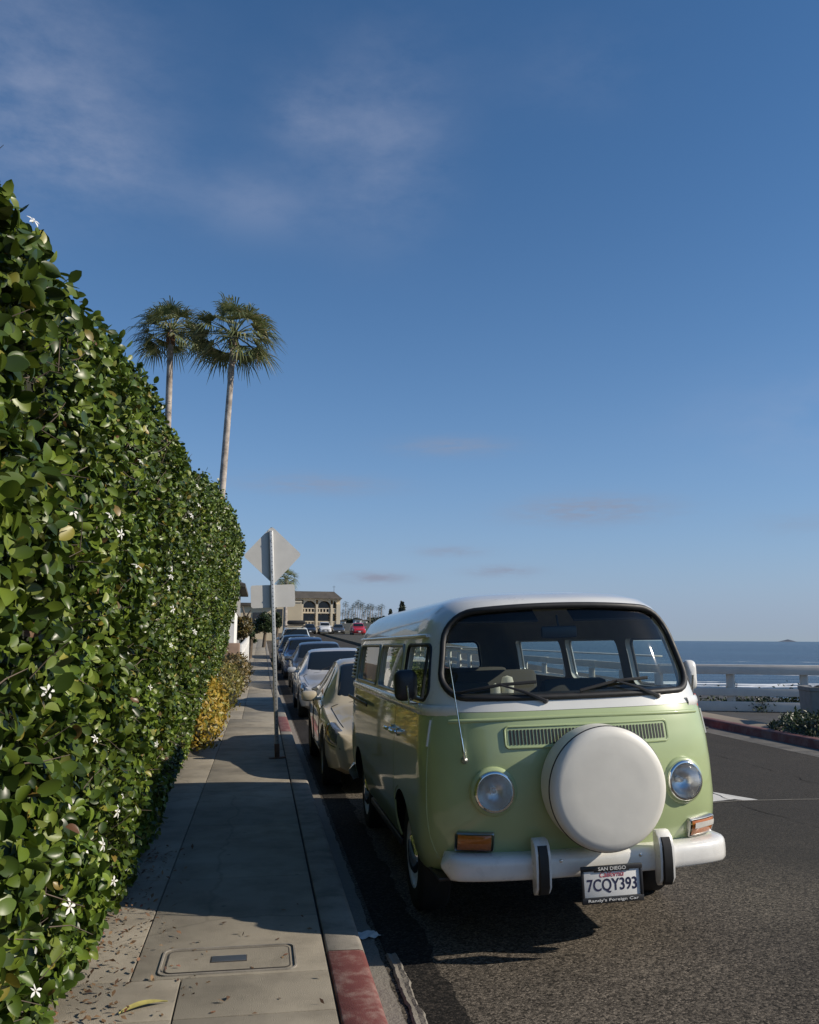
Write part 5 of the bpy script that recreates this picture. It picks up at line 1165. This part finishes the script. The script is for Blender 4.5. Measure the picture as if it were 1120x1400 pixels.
for x0, x1 in ((6.66, 8.70), (9.05, 11.10), (11.45, 12.05)):
    archp(x0, x1)
    for zr, nm in ((6.30, 'balcony_rail'), (4.20, 'balcony_rail')):
        bxs = [bx(x0, x1, 140.1, 140.3, zr, zr+.14), bx(x0, x1, 140.1, 140.9, zr-.72, zr-.50)]
        for k in range(4): xx = x0+(x1-x0)*(k+.5)/4; bxs.append(bx(xx-.10, xx+.10, 140.12, 140.28, zr-.5, zr))
        part(nm, A, 'stucco_trim', *bxs)
    for z0, z1 in ((5.95, 7.55), (4.3, 5.5), (2.2, 3.4)): part('window', A, 'window_dark', bx(x0+.1, x1-.1, 142.1, 142.19, z0, z1))
q = MB(); q.add([(2.6, 139.5, 7.98), (12.95, 139.5, 7.98), (12.95, 152.5, 7.98), (2.6, 152.5, 7.98), (3.2, 141.2, 9.2), (11.7, 141.2, 9.2), (11.7, 151, 9.2), (3.2, 151, 9.2)], [(0, 1, 5, 4), (1, 2, 6, 5), (2, 3, 7, 6), (3, 0, 4, 7), (4, 5, 6, 7), (0, 3, 2, 1)]); rf = q.build('roof', MATS['roof_dark'], A, smooth=False)
q = MB(); q.tube([(11.7, 141.5, 9.2), (11.7, 141.5, 10.2)], .05, 5); q.box((11.7, 141.5, 10.0), (.5, .05, .05)); q.build('antenna', MATS['dull_metal'], rf)
an_ = empty('cream_annexe', (0, 0, 0)); tag(an_, 'plain cream block left of the arches, half behind the sign', 'building')
part('wall', an_, 'stucco_cream', bx(2.0, 6.1, 134, 139, gz-1, 7.05)); part('parapet', an_, 'stucco_trim', bx(1.95, 6.15, 133.9, 139.1, 7.055, 7.3)); part('window', an_, 'window_dark', bx(2.3, 3.2, 133.93, 133.99, 3.4, 6.0))
hs = empty('cream_house', (0, 0, 0)); tag(hs, 'low cream house behind the trees under the sign plate', 'house')
part('wall', hs, 'stucco_cream', bx(-2.2, 1.4, 92, 100, prof(92)-1, 4.9)); part('roof', hs, 'roof_dark', bx(-2.5, 1.7, 91.6, 100.4, 4.91, 5.2)); part('window', hs, 'window_dark', bx(-.9, .5, 91.93, 91.99, 2.6, 4.2)); part('porch_post', hs, 'stucco_white', bx(1.25, 1.4, 91.0, 91.15, 1.2, 4.905))
h2 = empty('grey_house', (0, 0, 0)); tag(h2, 'grey house with dark overhanging eaves above the white wall', 'house')
part('wall', h2, 'bin_concrete', bx(-7, -1.45, 50, 60, 0, 4.35)); q = MB(); q.add([(-8, 49, 4.36), (-.95, 49, 4.36), (-.95, 61, 4.36), (-8, 61, 4.36), (-8, 49, 4.55), (-.95, 49, 4.55), (-.95, 61, 4.55), (-8, 61, 4.55), (-7, 51, 5.1), (-2.2, 51, 5.1), (-2.2, 59, 5.1), (-7, 59, 5.1)], [(0, 3, 2, 1), (0, 1, 5, 4), (1, 2, 6, 5), (2, 3, 7, 6), (3, 0, 4, 7), (4, 5, 9, 8), (5, 6, 10, 9), (6, 7, 11, 10), (7, 4, 8, 11), (8, 9, 10, 11)]); q.build('roof', MATS['roof_dark'], h2, smooth=False); part('window', h2, 'window_dark', bx(-3.4, -2.2, 49.94, 49.99, 2.2, 3.6))
# white garden wall, planter, low walls
q = MB(); P = [(-2.6, -.1), (-.79, -.1), (-.79, 2.22), (-.98, 2.62), (-2.6, 2.95)]; n = len(P)
q.add([(x, 26.2, z) for x, z in P]+[(x, 29.2, z) for x, z in P], [tuple(range(n))[::-1], tuple(range(n, 2*n))]+[(i, (i+1) % n, n+(i+1) % n, n+i) for i in range(n)]); o = q.build('garden_wall', MATS['stucco_white'], smooth=False); tag(o, 'tall white stucco wall end with a sloping top beside the far sidewalk', 'wall')
pl = MB(); pl.box((-1.1, 25.65, .62), (1.0, 1.0, 1.46), 0, .02); o = pl.build('planter_wall', MATS['brick_brown'], angle=30); tag(o, 'low brown masonry block standing before the white wall', 'planter')
o = MB().box((-1.55, 18.9, .6), (1.15, 1.6, 1.4), 0, .02).build('low_wall', MATS['stucco_white'], angle=30); tag(o, 'low white wall end just past the hedge behind the olive bush', 'wall')
rl = empty('white_railing', (-.66, 30, 0)); tag(rl, 'white stepped railing beside the far end of the sidewalk', 'railing')
for k in range(9):
    y = k*2.0; under_ = MB().box((0, y, prof(30+y)+.62), (.14, .14, 1.25), 0, .015).build('post', MATS['stucco_white'], rl, angle=30)
for z in (.35, .95):
    q = MB(); P = [(0, y, prof(30+y)+z) for y in np.linspace(0, 16, 9)]; q.tube(P, .05, 6); q.build('rail', MATS['stucco_white'], rl, angle=60)
# houses on the hill
for i, (px, py, w, h, Y) in enumerate(((490, 851, 9, 7, 262), (499, 852, 7, 6, 268), (520, 852, 12, 5, 258), (470, 853, 6, 7, 255))):
    t = at_y(px, py, Y); k = Y/CAM_F; zb = land_z(t.x, Y)-1; o = empty('hill_house', (t.x, Y, 0)); tag(o, ['small white house on the hill between red car and palms', 'narrow white house right of the first on the far hill', 'wide low white house among the scrub of the far hill', 'small pale house on the hill beside the arched building'][i], 'house', 'houses on the far hill')
    top = t.z+h*k/2; part('wall', o, 'stucco_white', bx(-w*k/2, w*k/2, 0, 6, zb, top)); part('roof', o, 'roof_dark', bx(-w*k/2-.2, w*k/2+.2, -.3, 6.3, top+.005, top+.25)); part('window', o, 'window_dark', bx(-w*k*.25, w*k*.2, -.06, -.005, top-1.3, top-.5))

# ------------------------------------------------------------ sea side: kerb, path, fence, bin, plants
ky = np.linspace(-6, 60, 60)
def rk_x(y): return 8.02+.028*(y-11)*(1 if y < 17 else 0)+.028*6*(1 if y >= 17 else 0)+.10*max(0, y-17)*.0
q = MB(); rows = []
for dx, dz in ((-.07, -.08), (0, .0), (.012, .115), (.03, .13), (.20, .13), (.215, .12), (.23, -.3)): rows.append([(rk_x(y)+dx, y, road_z(8, y)+dz) for y in ky])
q.grid(rows); tag(q.build('sea_kerb', MATS['red_kerb_dull'], angle=40), kind='structure')
q = MB(); rows = [[(rk_x(y)+dx, y, road_z(8, y)+.006) for y in ky] for dx in (-.55, -.3, -.05)]; q.grid(rows); tag(q.build('sea_gutter', MATS['gutter_dull']), kind='structure')
q = MB(); rows = [[(rk_x(y)+.22+dx*1.0, y, road_z(8, y)+z) for y in ky] for dx, z in ((0, .10), (.25, .13), (.5, .125))]; q.grid(rows); tag(q.build('verge', MATS['sand']), kind='structure')
q = MB(); rows = [[(x if x else rk_x(y)+.71, y, (road_z(8, y)+.065)) for y in ky] for x in (0, 9.6, 10.6, 13.6)]; q.grid(rows); tag(q.build('footpath', MATS['path_asphalt']), kind='structure')
FA, FB, FC = Vector((8.55, 17.65, 0)), Vector((14.2, 15.75, 0)), Vector((8.6, 60, 0))
fz = lambda y: road_z(8, y)+.06
fn = empty('white_fence', (FA.x, FA.y, 0)); tag(fn, 'white board fence above the beach with posts and three rails', 'fence')
def fence_run(a, b_, n, first=0):
    d = b_-a; L = d.length; ang = math.atan2(d.y, d.x); M = Matrix.Rotation(ang, 4, 'Z'); dr = d.normalized(); nr = Vector((dr.y, -dr.x, 0))
    for k in range(first, n+1):
        p = a+d*(k/n); z = fz(p.y); o = MB().box((p.x-FA.x, p.y-FA.y, z+.36), (.15, .15, .86), 0, .008, M @ Matrix.Rotation(R(-24), 4, 'Z')).build('post', MATS['fence_white'], fn, angle=30)
    for z, hh, th, off in ((.875, .17, .075, -.115), (.42, .165, .06, -.107), (.12, .20, .05, -.102)):
        m = max(1, round(L/4)); q = MB()
        for k in range(m):
            c = a+d*((k+.5)/m)-nr*off*-1*0; c = a+d*((k+.5)/m)+nr*(-off) ; zz = fz(c.y)
            q.box((c.x-FA.x, c.y-FA.y, zz+z+.003*k), (L/m-.012, th, hh), 0, .006, M)
        q.build('rail', MATS['fence_white'], fn, angle=30)
    q = MB(); c = a+d*.5; zz = fz(c.y); q.box((c.x-FA.x, c.y-FA.y, zz+.972), (L, .22, .035), 0, .008, M); q.build('cap_board', MATS['fence_white'], fn, angle=30)
fence_run(FA, FB, 4); fence_run(FA, FC, 22, 1)
def clump(name, loc, rad, n, size, m, label, cat):
    o = empty(name, loc); tag(o, label, cat); P = RNG.normal(0, .45, (n, 3))*np.array(rad); P[:, 2] = np.abs(P[:, 2])+.02; V, F = leafcards(P, np.tile((-.3, -.6, .6), (n, 1)), size, .5, .9, .3, 3, (0, 0, .3)); link('foliage', np_mesh('leaves', V, F, MATS[m]), o)
    q = MB()
    for k in range(7): a = random.uniform(0, 6.28); q.tube([(0, 0, -.03), (rad[0]*.4*math.cos(a), rad[1]*.4*math.sin(a), rad[2]*.6), (rad[0]*.8*math.cos(a), rad[1]*.8*math.sin(a), rad[2]*random.uniform(.7, 1.2))], [.012, .008, .004], 5)
    q.build('stems', MATS['hedge_dark'], o); return o
c = at_y(1002, 968, 17.2); clump('creeper', (c.x, 17.2, fz(17)), (.16, .12, .55), 240, .07, 'shrub_leaf', 'dark creeper growing up the white fence beside the van', 'plant')
c = at_y(1046, 968, 16.9); clump('creeper', (c.x, 16.9, fz(17)), (.28, .14, .30), 260, .07, 'shrub_leaf', 'low dark creeper at the foot of the fence between two posts', 'plant')
c = at_y(1085, 966, 17.25); clump('creeper', (c.x, 17.25, fz(17)), (.5, .25, .42), 700, .07, 'shrub_leaf', 'dark thicket behind the fence next to the grey bin', 'plant')
for px_, w_, lb_ in ((985, .55, 'dark scrub behind the fence nearest the side of the van'), (1032, .5, 'dark scrub behind the lower rail between the two fence posts')):
    c = at_y(px_, 966, 18.0); clump('scrub', (c.x, 18.0, fz(18)-.15), (w_, .3, .40), 900, .08, 'shrub_leaf', lb_, 'plant')
def shrub(cx, cy, rx_, ry_, h, n, label):
    o = empty('shrub', (cx, cy, fz(cy))); tag(o, label, 'shrub'); u = RNG.uniform(-1, 1, (n, 2)); keep = (u**2).sum(1) < 1; u = u[keep]; hh = h*(1-(u**2).sum(1))**.5*(.75+.3*np.sin(u[:, 0]*7+1)*np.sin(u[:, 1]*9)); P = np.stack([u[:, 0]*rx_, u[:, 1]*ry_, hh*RNG.uniform(.55, 1.05, len(u))+.02], 1)
    V, F = leafcards(P, np.tile((0, -.2, .9), (len(P), 1)), .07, .42, .8, .3, 3, (0, 0, 1.2)); link('foliage', np_mesh('leaves', V, F, MATS['shrub_leaf']), o)
    q = MB(); q.grid([[(rx_*.85*r_*math.cos(a), ry_*.85*r_*math.sin(a), h*.6*(1-r_*r_)**.5) for a in np.linspace(0, 6.2832, 17)] for r_ in (.02, .3, .6, .85, 1)]); q.build('stems', MATS['hedge_dark'], o, angle=80); return o
shrub(at_y(1112, 1000, 12.4).x+.62, 12.5, .95, 1.45, .44, 5200, 'dark spreading shrub beside the path by the red kerb')
bn = empty('litter_bin', (at_y(1128, 950, 13.9).x, 13.9, fz(13.9)), (0, 0, R(-18))); tag(bn, 'square grey concrete litter bin standing before the white fence', 'bin')
q = MB(); L_ = []
for s_, z in ((.30, 0), (.33, .02), (.345, .62), (.36, .64), (.36, .70), (.30, .71), (.24, .71), (.24, .60)): L_.append([(x*s_/.5, y*s_/.5, z) for x, y in rrect(.5, .5, .06, 4)])
q.grid(L_, 0, closev=True); q.add(L_[-1], [tuple(range(len(L_[-1])))]); q.build('body', MATS['bin_concrete'], bn, angle=35)
q = MB(); q.box((0, 0, .68), (.44, .44, .06), 0, .02); q.build('liner', MATS['black_rubber'], bn)
q = MB(); q.grid([[(-.30+.16*u, -.34+.14*v, .705+.03*math.sin(3*u+2*v)) for v in np.linspace(0, 1, 5)] for u in np.linspace(0, 1, 5)]); o = q.build('paper_cup_lid', MATS['paper'], bn); o.name = 'bag_edge'
cn = empty('traffic_cone', (at_y(951, 1000, 14.6).x, 14.6, road_z(8, 14.6)+.0)); tag(cn, 'orange red traffic cone with a white band beside the van by the kerb', 'cone')
MB().box((0, 0, .02), (.34, .34, .04), 0, .015).build('base', MATS['black_rubber'], cn)
MB().lathe([(.13, .04), (.10, .2), (.085, .27)], 24).build('body', MATS['cone_orange'], cn); MB().lathe([(.0855, .27), (.068, .37)], 24).build('band', MATS['paint_white'], cn); MB().lathe([(.068, .37), (.028, .60), (.02, .61), (0, .61)], 24).build('tip', MATS['cone_orange'], cn)
t = at_y(1090, 876, 24000); q = MB(); k = 24000/CAM_F
P = [(-10, 0), (-7, 1.0), (-3, 1.6), (-1, 3.2), (1, 3.9), (3, 2.2), (5, 1.4), (8, .5), (10, 0)]
q.grid([[(x*k, d*500, (z if d == 1 else 0)*k) for x, z in P] for d in (0, 1, 2)]); o = q.build('islet', MATS['island_rock']); o.location = (t.x, 24000, -9); tag(o, 'tiny blue grey island on the sea horizon at the far right', 'island')
